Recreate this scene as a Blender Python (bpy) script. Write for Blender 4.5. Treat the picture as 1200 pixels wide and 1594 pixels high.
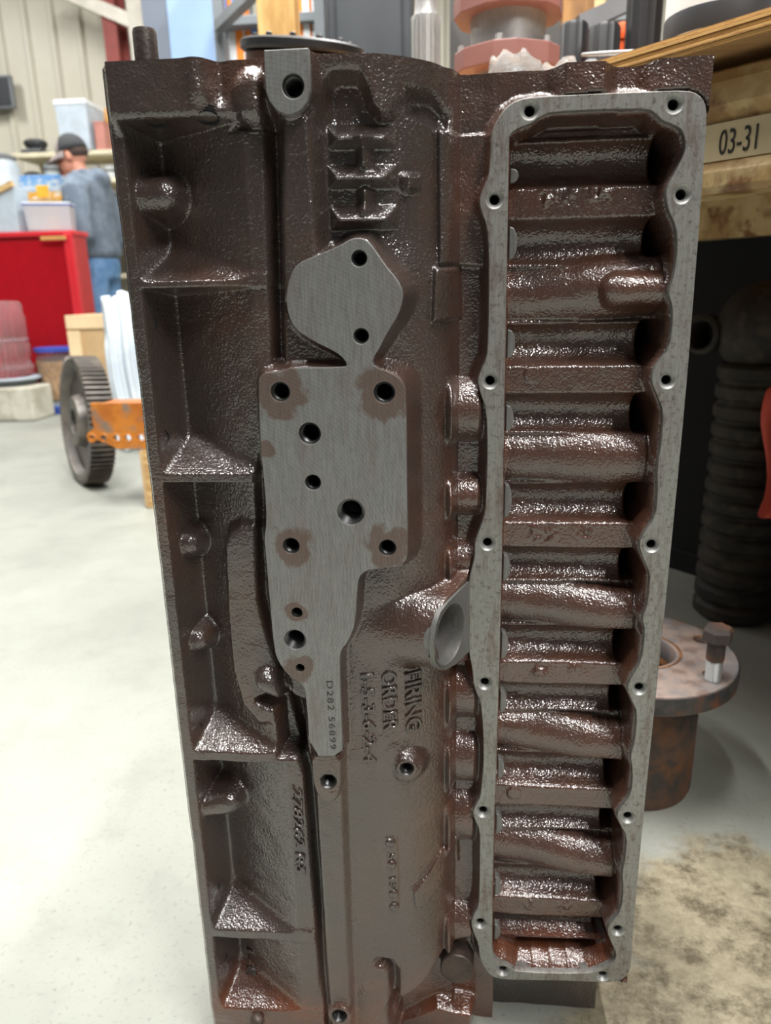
import bpy, bmesh, math, random
import numpy as np
from mathutils import Vector, Matrix, Quaternion

random.seed(7)
np.random.seed(7)
for _o in list(bpy.data.objects):
    bpy.data.objects.remove(_o, do_unlink=True)
scene = bpy.context.scene
COL = scene.collection
PI = math.pi

# ------------------------------------------------------------------ camera
FPX = 1150.0                      # focal length in pixels of a 1200 x 1594 frame
CAM = Vector((0.0, -0.5534, 0.70))
A_R = Vector((0.99580525, 0.08903201, -0.02110004)).normalized()
A_F = Vector((-0.09133781, 0.95362165, -0.28681553)).normalized()
A_U = A_R.cross(A_F).normalized()
cd = bpy.data.cameras.new('camera')
cam = bpy.data.objects.new('camera', cd)
COL.objects.link(cam)
m3 = Matrix((A_R, A_U, -A_F)).transposed()
cam.matrix_world = Matrix.Translation(CAM) @ m3.to_4x4()
cd.sensor_fit = 'VERTICAL'
cd.sensor_height = 36.0
cd.sensor_width = 36.0
cd.lens = FPX / 1594.0 * 36.0
cd.clip_start = 0.02
cd.clip_end = 60
cd.dof.use_dof = True
cd.dof.focus_distance = 0.56
cd.dof.aperture_fstop = 7.5
scene.camera = cam

# ------------------------------------------------------------------ light
w = bpy.data.worlds.new('world')
scene.world = w
w.use_nodes = True
bg = w.node_tree.nodes['Background']
bg.inputs[0].default_value = (0.93, 0.97, 1.0, 1)
bg.inputs[1].default_value = 0.06


def lamp(loc, sx, sy, power, col=(1.0, 0.985, 0.955)):
    d = bpy.data.lights.new('ceiling_strip_light', 'AREA')
    d.shape = 'RECTANGLE'
    d.size = sx
    d.size_y = sy
    d.energy = power
    d.color = col
    o = bpy.data.objects.new('ceiling_strip_light', d)
    o.location = loc
    COL.objects.link(o)
    return o


for lx, ly, pw, ln in ((-0.95, 0.45, 98, 2.4), (-0.15, 0.45, 118, 2.4), (0.65, 0.40, 100, 2.4), (1.25, -1.6, 55, 1.2), (1.9, -2.4, 55, 1.2), (-2.4, 2.4, 48, 2.4),
                       (-4.2, 1.2, 40, 2.4), (-2.3, 4.6, 52, 1.2), (-4.4, 4.6, 52, 1.2), (1.9, 3.6, 50, 1.2), (-0.3, 4.0, 50, 1.2)):
    lamp((lx, ly, 3.6), 0.10, ln, pw)

vs = scene.view_settings
vs.view_transform = 'Standard'
vs.look = 'None'
vs.gamma = 1.0
vs.use_curve_mapping = False
vs.exposure = 0.35


# ------------------------------------------------------------------ geometry of view rays (used only to measure positions)
def ray(x, y):
    return (x - 600) / FPX * A_R - (y - 797) / FPX * A_U + A_F


def at(x, y, Y):
    """world point seen at photo pixel (x, y) on the plane of depth Y"""
    d = ray(x, y)
    return CAM + d * ((Y - CAM.y) / d.y)


def onfloor(x, y, z=0.0):
    d = ray(x, y)
    return CAM + d * ((z - CAM.z) / d.z)


def P(x, y, wo=0.0):
    """photo pixel -> (u, z) on the block plane that lies wo in front of the cover flange"""
    p = at(x, y, -wo)
    return (p.x, p.z)


def PL(pts, wo=0.0):
    return [P(x, y, wo) for x, y in pts]


# ------------------------------------------------------------------ materials
MATS = {}


def newmat(name):
    m = bpy.data.materials.new(name)
    m.use_nodes = True
    nt = m.node_tree
    b = nt.nodes['Principled BSDF']
    MATS[name] = m
    return m, nt, b


def coords(nt, scale=1.0, kind='Object'):
    tc = nt.nodes.new('ShaderNodeTexCoord')
    mp = nt.nodes.new('ShaderNodeMapping')
    s = scale if isinstance(scale, (tuple, list)) else (scale,) * 3
    mp.inputs['Scale'].default_value = s
    nt.links.new(tc.outputs[kind], mp.inputs[0])
    return mp.outputs[0]


def noise(nt, vec, scale, detail=3, rough=0.55):
    n = nt.nodes.new('ShaderNodeTexNoise')
    n.inputs['Scale'].default_value = scale
    n.inputs['Detail'].default_value = detail
    n.inputs['Roughness'].default_value = rough
    nt.links.new(vec, n.inputs['Vector'])
    return n.outputs[0]


def ramp(nt, fac, stops):
    r = nt.nodes.new('ShaderNodeValToRGB')
    e = r.color_ramp.elements
    while len(e) < len(stops):
        e.new(0.5)
    for el, (p, c) in zip(e, stops):
        el.position = p
        el.color = (c[0], c[1], c[2], 1) if not isinstance(c, (int, float)) else (c, c, c, 1)
    nt.links.new(fac, r.inputs[0])
    return r.outputs[0]


def mixc(nt, fac, a, b, mode='MIX'):
    n = nt.nodes.new('ShaderNodeMix')
    n.data_type = 'RGBA'
    n.blend_type = mode
    for sock, v in ((n.inputs[0], fac), (n.inputs[6], a), (n.inputs[7], b)):
        if hasattr(v, 'links'):
            nt.links.new(v, sock)
        elif isinstance(v, (int, float)):
            sock.default_value = v
        else:
            sock.default_value = (v[0], v[1], v[2], 1)
    return n.outputs[2]


def bump(nt, bsdf, height, strength, dist):
    n = nt.nodes.new('ShaderNodeBump')
    n.inputs['Strength'].default_value = strength
    n.inputs['Distance'].default_value = dist
    nt.links.new(height, n.inputs['Height'])
    nt.links.new(n.outputs[0], bsdf.inputs['Normal'])
    return n


def srgb(r, g, b):
    f = lambda c: ((c / 255 + 0.055) / 1.055) ** 2.4 if c > 10 else c / 255 / 12.92
    return (f(r), f(g), f(b))


def simple(name, col, rough=0.5, metal=0.0, var=0.12, vscale=12, bumps=0.0, bscale=60):
    """plain procedural material with slight mottling"""
    m, nt, b = newmat(name)
    v = coords(nt)
    n = noise(nt, v, vscale, 4)
    lo = tuple(c * (1 - var) for c in col)
    hi = tuple(min(1, c * (1 + var)) for c in col)
    nt.links.new(ramp(nt, n, [(0.3, lo), (0.7, hi)]), b.inputs['Base Color'])
    b.inputs['Roughness'].default_value = rough
    b.inputs['Metallic'].default_value = metal
    if bumps:
        bump(nt, b, noise(nt, v, bscale, 3), bumps, 0.004)
    return m


def two_tone(name, c1, c2, scale, p0=0.42, p1=0.58, rough=0.6, metal=0.0, bumps=0.15, stretch=(1, 1, 1), c3=None, s3=60):
    m, nt, b = newmat(name)
    v = coords(nt, stretch)
    n = noise(nt, v, scale, 6, 0.62)
    c = ramp(nt, n, [(p0, c1), (p1, c2)])
    if c3:
        n3 = noise(nt, v, s3, 4)
        c = mixc(nt, ramp(nt, n3, [(0.52, 0.0), (0.66, 1.0)]), c, c3)
    nt.links.new(c, b.inputs['Base Color'])
    b.inputs['Roughness'].default_value = rough
    b.inputs['Metallic'].default_value = metal
    if bumps:
        bump(nt, b, noise(nt, v, scale * 8, 3), bumps, 0.003)
    return m


def mat_casting():
    m, nt, b = newmat('oiled_cast_iron')
    v = coords(nt)
    big = noise(nt, v, 9, 4, 0.6)
    fine = noise(nt, v, 720, 0, 0.5)
    c = ramp(nt, big, [(0.30, srgb(56, 48, 44)), (0.50, srgb(62, 51, 46)), (0.62, srgb(70, 52, 44)), (0.78, srgb(84, 56, 42))])
    # rust bleeding through: strongest low down and in the lifter chamber
    at_ = nt.nodes.new('ShaderNodeAttribute')
    at_.attribute_name = 'rust'
    n2 = noise(nt, v, 22, 4, 0.6)
    ma = nt.nodes.new('ShaderNodeMath')
    ma.operation = 'MULTIPLY'
    nt.links.new(at_.outputs['Fac'], ma.inputs[0])
    nt.links.new(ramp(nt, n2, [(0.28, 0.35), (0.62, 1.0)]), ma.inputs[1])
    c = mixc(nt, ma.outputs[0], c, srgb(108, 58, 33))
    nt.links.new(c, b.inputs['Base Color'])
    b.inputs['Roughness'].default_value = 0.34
    b.inputs['Specular IOR Level'].default_value = 0.6
    b.inputs['Coat Weight'].default_value = 1.0
    b.inputs['Coat Roughness'].default_value = 0.09
    b.inputs['Coat IOR'].default_value = 1.62
    hs = nt.nodes.new('ShaderNodeMath')
    hs.operation = 'ADD'
    nt.links.new(fine, hs.inputs[0])
    nt.links.new(noise(nt, v, 380, 0), hs.inputs[1])
    bm_ = bump(nt, b, hs.outputs[0], 1.0, 0.00039)
    nt.links.new(bm_.outputs[0], b.inputs['Coat Normal'])
    return m


def mat_machined(name, base=(0.30, 0.30, 0.285), stain=srgb(112, 84, 70), amount=0.5, rings=None, spots=()):
    m, nt, b = newmat(name)
    v = coords(nt)
    n = noise(nt, v, 30, 6, 0.7)
    fine = noise(nt, coords(nt, (900, 900, 60)), 1.0, 2)
    c = ramp(nt, fine, [(0.25, tuple(x * 0.80 for x in base)), (0.75, tuple(x * 1.18 for x in base))])
    n1 = noise(nt, coords(nt, (70, 70, 16)), 1.0, 6, 0.75)
    c = mixc(nt, ramp(nt, n1, [(0.50, 0.0), (0.72, amount)]), c, stain)
    n9 = noise(nt, v, 230, 5, 0.75)
    c = mixc(nt, ramp(nt, n9, [(0.52, 0.0), (0.68, amount * 0.75)]), c, tuple(x * 0.55 for x in stain))
    if spots:
        tc = nt.nodes.new('ShaderNodeTexCoord')
        nz = nt.nodes.new('ShaderNodeTexNoise')
        nz.inputs['Scale'].default_value = 75
        nz.inputs['Detail'].default_value = 5
        nt.links.new(tc.outputs['Object'], nz.inputs['Vector'])
        acc = None
        for (sx, sy, sz, rr) in spots:
            d = nt.nodes.new('ShaderNodeVectorMath')
            d.operation = 'DISTANCE'
            nt.links.new(tc.outputs['Object'], d.inputs[0])
            d.inputs[1].default_value = (sx, sy, sz)
            q = nt.nodes.new('ShaderNodeMath')
            q.operation = 'MULTIPLY_ADD'
            q.inputs[1].default_value = -1.0 / rr
            q.inputs[2].default_value = 1.0
            nt.links.new(d.outputs['Value'], q.inputs[0])
            if acc is None:
                acc = q.outputs[0]
            else:
                mx = nt.nodes.new('ShaderNodeMath')
                mx.operation = 'MAXIMUM'
                nt.links.new(acc, mx.inputs[0])
                nt.links.new(q.outputs[0], mx.inputs[1])
                acc = mx.outputs[0]
        mx = nt.nodes.new('ShaderNodeMath')
        mx.operation = 'ADD'
        nt.links.new(acc, mx.inputs[0])
        nt.links.new(nz.outputs[0], mx.inputs[1])
        c = mixc(nt, ramp(nt, mx.outputs[0], [(0.88, 0.0), (1.0, 0.65)]), c, srgb(100, 72, 58))
    if rings:
        tcr = nt.nodes.new('ShaderNodeTexCoord')
        mp = nt.nodes.new('ShaderNodeMapping')
        mp.inputs['Location'].default_value = (-rings[0], 0, -rings[1])
        nt.links.new(tcr.outputs['Object'], mp.inputs[0])
        wv = nt.nodes.new('ShaderNodeTexWave')
        wv.wave_type = 'RINGS'
        wv.rings_direction = 'Y'
        wv.inputs['Scale'].default_value = 120
        wv.inputs['Distortion'].default_value = 1.5
        nt.links.new(mp.outputs[0], wv.inputs['Vector'])
        c = mixc(nt, 0.05, c, wv.outputs[0], 'OVERLAY')
    nt.links.new(c, b.inputs['Base Color'])
    b.inputs['Metallic'].default_value = 0.55
    b.inputs['Roughness'].default_value = 0.48
    bump(nt, b, n, 0.15, 0.0006)
    return m


def mat_floor():
    m, nt, b = newmat('concrete')
    v = coords(nt)
    big = noise(nt, v, 1.6, 5, 0.6)
    mid = noise(nt, v, 9, 6, 0.7)
    fine = noise(nt, v, 160, 3, 0.6)
    c = ramp(nt, big, [(0.3, srgb(128, 130, 122)), (0.7, srgb(152, 154, 145))])
    c = mixc(nt, ramp(nt, mid, [(0.50, 0.0), (0.80, 0.55)]), c, srgb(118, 119, 113))
    c = mixc(nt, ramp(nt, fine, [(0.58, 0.0), (0.75, 0.5)]), c, srgb(98, 97, 91))
    # oil and rust-water stains around the foot of the block, right side
    tc = nt.nodes.new('ShaderNodeTexCoord')
    wet = None
    for (x, y, r, wgt) in ((0.36, 0.10, 0.26, 0.9), (0.26, -0.04, 0.22, 1.0), (0.46, 0.04, 0.30, 1.0)):
        d = nt.nodes.new('ShaderNodeVectorMath')
        d.operation = 'DISTANCE'
        nt.links.new(tc.outputs['Object'], d.inputs[0])
        d.inputs[1].default_value = (x, y, 0)
        q = nt.nodes.new('ShaderNodeMath')
        q.operation = 'MULTIPLY_ADD'
        q.inputs[1].default_value = -wgt / r
        q.inputs[2].default_value = wgt
        nt.links.new(d.outputs['Value'], q.inputs[0])
        if wet is None:
            wet = q.outputs[0]
        else:
            mx = nt.nodes.new('ShaderNodeMath')
            mx.operation = 'MAXIMUM'
            nt.links.new(wet, mx.inputs[0])
            nt.links.new(q.outputs[0], mx.inputs[1])
            wet = mx.outputs[0]
    st = noise(nt, v, 9, 9, 0.72)
    ad = nt.nodes.new('ShaderNodeMath')
    ad.operation = 'ADD'
    nt.links.new(wet, ad.inputs[0])
    nt.links.new(st, ad.inputs[1])
    tanm = ramp(nt, ad.outputs[0], [(0.66, 0.0), (0.84, 1.0)])
    sp_ = noise(nt, v, 70, 6, 0.75)
    tanc = ramp(nt, sp_, [(0.35, srgb(112, 98, 72)), (0.6, srgb(152, 140, 112))])
    c = mixc(nt, mixc(nt, 0.72, (0, 0, 0), tanm), c, tanc)
    st2 = noise(nt, v, 16, 9, 0.78)
    dm = nt.nodes.new('ShaderNodeMath')
    dm.operation = 'MULTIPLY'
    nt.links.new(tanm, dm.inputs[0])
    nt.links.new(ramp(nt, st2, [(0.48, 0.0), (0.60, 0.85)]), dm.inputs[1])
    c = mixc(nt, dm.outputs[0], c, srgb(74, 66, 50))
    nt.links.new(c, b.inputs['Base Color'])
    nt.links.new(ramp(nt, ad.outputs[0], [(0.70, 0.75), (0.85, 0.45)]), b.inputs['Roughness'])
    bump(nt, b, fine, 0.25, 0.002)
    return m


M_CAST = mat_casting()
M_FLOOR = mat_floor()
M_HOLE = simple('dark_thread_steel', (0.10, 0.10, 0.10), 0.35, 0.8)
M_BLACK = simple('painted_shade_black', (0.006, 0.006, 0.007), 0.9)  # near-black used as painted shade in small holes and under the rack


# ------------------------------------------------------------------ mesh helpers
class MB:
    def __init__(self):
        self.v = []
        self.f = []

    def add(self, vs, fs):
        n = len(self.v)
        self.v += [tuple(p) for p in vs]
        self.f += [tuple(i + n for i in f) for f in fs]
        return self

    def box(self, c, s, rot=None):
        vs = []
        for dx in (-.5, .5):
            for dy in (-.5, .5):
                for dz in (-.5, .5):
                    p = Vector((dx * s[0], dy * s[1], dz * s[2]))
                    if rot is not None:
                        p = rot @ p
                    vs.append(Vector(c) + p)
        return self.add(vs, [(0, 1, 3, 2), (4, 6, 7, 5), (0, 4, 5, 1), (2, 3, 7, 6), (0, 2, 6, 4), (1, 5, 7, 3)])

    def hexa(self, b4, t4):
        """eight-corner solid from two quads in the same winding"""
        return self.add(list(b4) + list(t4), [(3, 2, 1, 0), (4, 5, 6, 7), (0, 1, 5, 4), (1, 2, 6, 5), (2, 3, 7, 6), (3, 0, 4, 7)])

    def lathe(self, prof, n=24, origin=(0, 0, 0), axis=(0, 0, 1), cap0=True, cap1=True, wob=None):
        """prof: list of (radius, height along axis)"""
        ax = Vector(axis).normalized()
        q = Vector((0, 0, 1)).rotation_difference(ax)
        o = Vector(origin)
        vs = []
        for j, (r, h) in enumerate(prof):
            for i in range(n):
                t = 2 * PI * i / n
                rr = r * (wob(t, h) if wob else 1)
                vs.append(o + q @ Vector((rr * math.cos(t), rr * math.sin(t), h)))
        fs = []
        for j in range(len(prof) - 1):
            for i in range(n):
                k = (i + 1) % n
                fs.append((j * n + i, j * n + k, (j + 1) * n + k, (j + 1) * n + i))
        if cap0:
            fs.append(tuple(range(n - 1, -1, -1)))
        if cap1:
            fs.append(tuple(range((len(prof) - 1) * n, len(prof) * n)))
        return self.add(vs, fs)

    def tube(self, pts, r, n=10, cap=True):
        pts = [Vector(p) for p in pts]
        rs = r if isinstance(r, (list, tuple)) else [r] * len(pts)
        vs = []
        prev = None
        for i, p in enumerate(pts):
            a = pts[max(0, i - 1)]
            b = pts[min(len(pts) - 1, i + 1)]
            t = (b - a).normalized()
            if prev is None:
                s = t.orthogonal().normalized()
            else:
                s = (prev - t * prev.dot(t)).normalized()
            prev = s
            q = t.cross(s)
            for k in range(n):
                an = 2 * PI * k / n
                vs.append(p + (s * math.cos(an) + q * math.sin(an)) * rs[i])
        fs = []
        for j in range(len(pts) - 1):
            for i in range(n):
                k = (i + 1) % n
                fs.append((j * n + i, j * n + k, (j + 1) * n + k, (j + 1) * n + i))
        if cap:
            fs.append(tuple(range(n - 1, -1, -1)))
            fs.append(tuple(range((len(pts) - 1) * n, len(pts) * n)))
        return self.add(vs, fs)

    def prism(self, poly, d0, d1, frame=None):
        """poly of (a, b); extruded from depth d0 to d1. frame maps (a, b, d) -> point"""
        fr = frame or (lambda a, b, d: (a, d, b))
        n = len(poly)
        vs = [fr(a, b, d0) for a, b in poly] + [fr(a, b, d1) for a, b in poly]
        fs = [tuple(range(n)), tuple(range(2 * n - 1, n - 1, -1))]
        for i in range(n):
            k = (i + 1) % n
            fs.append((i, i + n, k + n, k))
        return self.add(vs, fs)

    def build(self, name, mat, parent=None, smooth=False, angle=None, bevel=0.0, bseg=2, subsurf=0):
        me = bpy.data.meshes.new(name)
        me.from_pydata(self.v, [], self.f)
        bm = bmesh.new()
        bm.from_mesh(me)
        bmesh.ops.delete(bm, geom=[v_ for v_ in bm.verts if not v_.link_faces], context='VERTS')
        bmesh.ops.recalc_face_normals(bm, faces=bm.faces)
        bm.to_mesh(me)
        bm.free()
        me.validate()
        o = bpy.data.objects.new(name, me)
        COL.objects.link(o)
        me.materials.append(mat)
        finish(o, parent, smooth, angle)
        if bevel:
            md = o.modifiers.new('bevel', 'BEVEL')
            md.width = bevel
            md.segments = bseg
            md.limit_method = 'ANGLE'
            md.angle_limit = math.radians(35)
        if subsurf:
            md = o.modifiers.new('sub', 'SUBSURF')
            md.levels = subsurf
            md.render_levels = subsurf
        return o


def finish(o, parent=None, smooth=False, angle=None):
    me = o.data
    if smooth:
        me.polygons.foreach_set('use_smooth', [True] * len(me.polygons))
        if angle is not None:
            me.set_sharp_from_angle(angle=math.radians(angle))
    if parent is not None:
        o.parent = parent
        o.matrix_parent_inverse = parent.matrix_world.inverted()


def thing(name, label, cat, loc=(0, 0, 0), rotz=0.0, group=None):
    o = bpy.data.objects.new(name, None)
    o.empty_display_size = 0.05
    COL.objects.link(o)
    o.location = loc
    o.rotation_euler = (0, 0, rotz)
    o.matrix_world = Matrix.Translation(Vector(loc)) @ Matrix.Rotation(rotz, 4, 'Z')
    return tag(o, label, cat, group)


def tag(o, label=None, cat=None, group=None, kind=None):
    if label:
        o['label'] = label
    if cat:
        o['category'] = cat
    if group:
        o['group'] = group
    if kind:
        o['kind'] = kind
    return o


def curve_solid(name, outers, d_front, d_back, mat, parent=None, holes=(), chamfer=0.0, res=6, cyclic_smooth=None):
    """flat plate in the u-z plane from filled 2D outlines; front face at y = -d_front, back at y = -d_back"""
    cu = bpy.data.curves.new(name, 'CURVE')
    cu.dimensions = '2D'
    cu.fill_mode = 'BOTH'
    half = (d_front - d_back) / 2 - chamfer
    cu.extrude = half
    cu.bevel_depth = chamfer
    cu.bevel_resolution = 1
    cu.offset = -chamfer
    for pts in list(outers) + list(holes):
        s = cu.splines.new('POLY')
        s.points.add(len(pts) - 1)
        for q, (a, b) in zip(s.points, pts):
            q.co = (a, b, 0, 1)
        s.use_cyclic_u = True
    tmp = bpy.data.objects.new('tmp', cu)
    COL.objects.link(tmp)
    dg = bpy.context.evaluated_depsgraph_get()
    me = bpy.data.meshes.new_from_object(tmp.evaluated_get(dg))
    bpy.data.objects.remove(tmp, do_unlink=True)
    bpy.data.curves.remove(cu)
    mid = (d_front + d_back) / 2
    n = len(me.vertices)
    co = np.empty(n * 3)
    me.vertices.foreach_get('co', co)
    co = co.reshape(-1, 3)
    new = np.stack([co[:, 0], -(mid + co[:, 2]), co[:, 1]], -1)
    me.vertices.foreach_set('co', new.ravel())
    me.name = name
    me.materials.clear()
    me.materials.append(mat)
    me.update()
    o = bpy.data.objects.new(name, me)
    COL.objects.link(o)
    finish(o, parent, True, 28)
    return o


def circle(c, r, n=24, ry=None):
    ry = ry or r
    return [(c[0] + r * math.cos(2 * PI * i / n), c[1] + ry * math.sin(2 * PI * i / n)) for i in range(n)]


def smooth_poly(pts, it=2):
    """Chaikin corner cutting of a closed outline"""
    for _ in range(it):
        out = []
        n = len(pts)
        for i in range(n):
            a, b = pts[i], pts[(i + 1) % n]
            out.append((a[0] * .75 + b[0] * .25, a[1] * .75 + b[1] * .25))
            out.append((a[0] * .25 + b[0] * .75, a[1] * .25 + b[1] * .75))
        pts = out
    return pts


# ================================================================== SETTING
MB().box((-0.5, 2.4, -0.05), (15, 13, 0.1)).build('floor', M_FLOOR)
tag(bpy.data.objects['floor'], kind='structure')
M_WALL = two_tone('cream_metal_siding', srgb(206, 203, 188), srgb(186, 181, 164), 0.9, 0.3, 0.7, rough=0.55, bumps=0.0)


def ribbed_wall(name, x0, x1, z0, z1, y, pitch, mat, depth=0.035):
    mb = MB()
    xs = []
    x = x0
    while x < x1:
        for dx, dy in ((0, 0), (pitch * .70, 0), (pitch * .78, -depth), (pitch * .92, -depth)):
            xs.append((x + dx, y + dy))
        x += pitch
    n = len(xs)
    vs = [(a, b, z0) for a, b in xs] + [(a, b, z1) for a, b in xs]
    vs += [(a, y + 0.1, z0) for a, b in (xs[0], xs[-1])] + [(a, y + 0.1, z1) for a, b in (xs[0], xs[-1])]
    fs = [(i, i + 1, n + i + 1, n + i) for i in range(n - 1)]
    fs.append((2 * n, 2 * n + 1, 2 * n + 3, 2 * n + 2))
    mb.add(vs, fs)
    return tag(mb.build(name, mat), kind='structure')


ribbed_wall('wall_back', -8.0, 6.8, 0.0, 4.4, 6.5, 0.24, M_WALL)
M_REDSTEEL = simple('red_oxide_steel', srgb(128, 58, 52), 0.55)
M_WHITEP = simple('white_painted_steel', srgb(205, 200, 188), 0.5)


def ibeam(name, x, y, z0, z1, wd, dp, mat):
    mb = MB()
    zc, h = (z0 + z1) / 2, z1 - z0
    mb.box((x, y, zc), (0.012, dp, h))
    mb.box((x, y - dp / 2, zc), (wd, 0.014, h))
    mb.box((x, y + dp / 2, zc), (wd, 0.014, h))
    return mb.build(name, mat)


pc = at(181, 60, 6.30)
tag(ibeam('trim_1', pc.x, 6.30, 0.0, 4.3, 0.115, 0.22, M_REDSTEEL), kind='structure')
pc = at(77, 195, 6.32)
tag(ibeam('trim_2', pc.x, 6.34, 0.0, 1.92, 0.06, 0.16, M_REDSTEEL), kind='structure')
pa, pb = at(95, -14, 6.2), at(215, 38, 6.2)
tag(MB().tube([pa, pb], 0.07, 4).build('trim_3', M_WHITEP), kind='structure')


# ------------------------------------------------------------------ generic builders
def fr(o, ex, ey):
    ex, ey = Vector(ex), Vector(ey)
    return Matrix((ex, ey, Vector((0, 0, 1)))).transposed()


def yaw(a):
    return Matrix.Rotation(a, 3, 'Z')


def scale_at(x, y, Y):
    """metres per photo pixel for things at depth Y"""
    p = at(x, y, Y)
    return (p - CAM).dot(A_F) / FPX


def dp(x, y, depth):
    return CAM + ray(x, y) * depth


def span(x0, y0, x1, y1, Y):
    """world x0, x1, z0, z1 of a photo rectangle at depth Y (measured on its middle lines)"""
    xm, ym = (x0 + x1) / 2, (y0 + y1) / 2
    a, b = at(x0, ym, Y), at(x1, ym, Y)
    c, d = at(xm, y1, Y), at(xm, y0, Y)
    return a.x, b.x, c.z, d.z


M_CREAMB = simple('cream_board', srgb(205, 198, 172), 0.6)
M_DARKGOO = simple('dark_grey_plastic', srgb(44, 46, 50), 0.5)
M_GREYPL = simple('pale_grey_plastic', srgb(178, 190, 200), 0.45)
M_WHITEPL = simple('white_plastic', srgb(226, 232, 236), 0.4)
M_PINK = simple('dusty_pink_card', srgb(176, 120, 108), 0.7)
M_ORWOOD = simple('orange_wood', srgb(196, 146, 84), 0.6)
M_CARD = two_tone('cardboard', srgb(202, 172, 130), srgb(186, 154, 112), 3, rough=0.8, bumps=0.0)
M_WOOD = two_tone('pale_pine', srgb(206, 176, 124), srgb(176, 138, 86), 6, rough=0.65, stretch=(1, 1, 8))
M_RED = simple('red_tool_paint', srgb(178, 24, 36), 0.35, var=0.05)
M_RED2 = simple('bright_red_paint', srgb(200, 40, 50), 0.35, var=0.05)
M_BLUEPL = simple('blue_plastic', srgb(48, 78, 168), 0.35)
M_GREYM = simple('grey_painted_metal', srgb(112, 116, 120), 0.45)



# ================================================================== ENGINE BLOCK
U0, U1, Z0, Z1 = -0.2257, 0.1645, 0.0, 0.84
NU, NZ = 430, 900
us = np.linspace(U0, U1, NU)
zs = np.linspace(Z0, Z1, NZ)
UU, ZZ = np.meshgrid(us, zs)          # [z, u]


def sst(a, b, x):
    t = np.clip((x - a) / (b - a), 0, 1)
    return t * t * (3 - 2 * t)


def smax(a, b, k):
    t = np.clip(0.5 + 0.5 * (a - b) / k, 0, 1)
    return b * (1 - t) + a * t + k * t * (1 - t)


def smin(a, b, k):
    return -smax(-a, -b, k)


def sdf(poly, margin=0.05):
    """signed distance (inside negative) of a polygon on the grid; far away it is just +margin"""
    pa = np.array(poly)
    lo = pa.min(0) - margin
    hi = pa.max(0) + margin
    iu = np.where((us >= lo[0]) & (us <= hi[0]))[0]
    iz = np.where((zs >= lo[1]) & (zs <= hi[1]))[0]
    out = np.full(UU.shape, margin)
    if len(iu) == 0 or len(iz) == 0:
        return out
    X = UU[iz[0]:iz[-1] + 1, iu[0]:iu[-1] + 1]
    Y = ZZ[iz[0]:iz[-1] + 1, iu[0]:iu[-1] + 1]
    d = np.full(X.shape, 1e9)
    ins = np.zeros(X.shape, bool)
    n = len(pa)
    for i in range(n):
        a = pa[i]
        b = pa[(i + 1) % n]
        e = b - a
        L = e @ e + 1e-15
        t = np.clip(((X - a[0]) * e[0] + (Y - a[1]) * e[1]) / L, 0, 1)
        d = np.minimum(d, (X - a[0] - t * e[0]) ** 2 + (Y - a[1] - t * e[1]) ** 2)
        c = (a[1] > Y) != (b[1] > Y)
        xi = a[0] + (Y - a[1]) * (b[0] - a[0]) / (b[1] - a[1] + 1e-15)
        ins ^= c & (X < xi)
    d = np.sqrt(d)
    out[iz[0]:iz[-1] + 1, iu[0]:iu[-1] + 1] = np.minimum(np.where(ins, -d, d), margin)
    return out


def lift(h, poly, level, soft, delta=False):
    """bring the surface inside poly to level (or raise it by level) with a soft edge"""
    m = 1 - sst(-soft, soft, sdf(poly))
    return h + m * level if delta else h + (level - h) * m


def px(poly, wo):
    return PL(poly, wo)


# --- outlines measured on the machined planes
FL_OUT = [(766, 1521), (755, 1509), (746.5, 1491.5), (745, 1470.5), (738, 1455), (732.5, 1437), (738, 1423), (745, 1411),
          (746.5, 1376), (747, 1327), (747, 1292), (738, 1274.5), (735.5, 1264), (741, 1252), (748, 1241), (751, 1208),
          (753, 1187), (752, 1132), (748, 1091), (740.5, 1077), (737, 1062), (735, 1040), (731, 1022), (729, 1000), (729.5, 904), (735, 882),
          (739, 866), (738.7, 849), (741, 838), (748, 820), (755, 799), (757, 766), (759, 700), (757, 638), (747, 610),
          (743, 592), (749, 575), (758, 557), (760, 517), (761, 465), (761, 392), (758, 351), (748, 326), (746, 311),
          (751.5, 293), (761.4, 272.5), (764, 234), (764, 208), (772, 190), (786, 168), (805, 155), (834, 150), (937, 145),
          (1010, 142), (1069, 140), (1087, 146), (1098, 159), (1101, 183), (1091, 320), (1080, 460), (1069, 600), (1050, 800),
          (1032, 980), (1013, 1160), (1000, 1290), (986, 1440), (983, 1502), (977.5, 1518), (967, 1526), (949.5, 1530),
          (890, 1527), (820, 1526), (785, 1525)]
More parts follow.
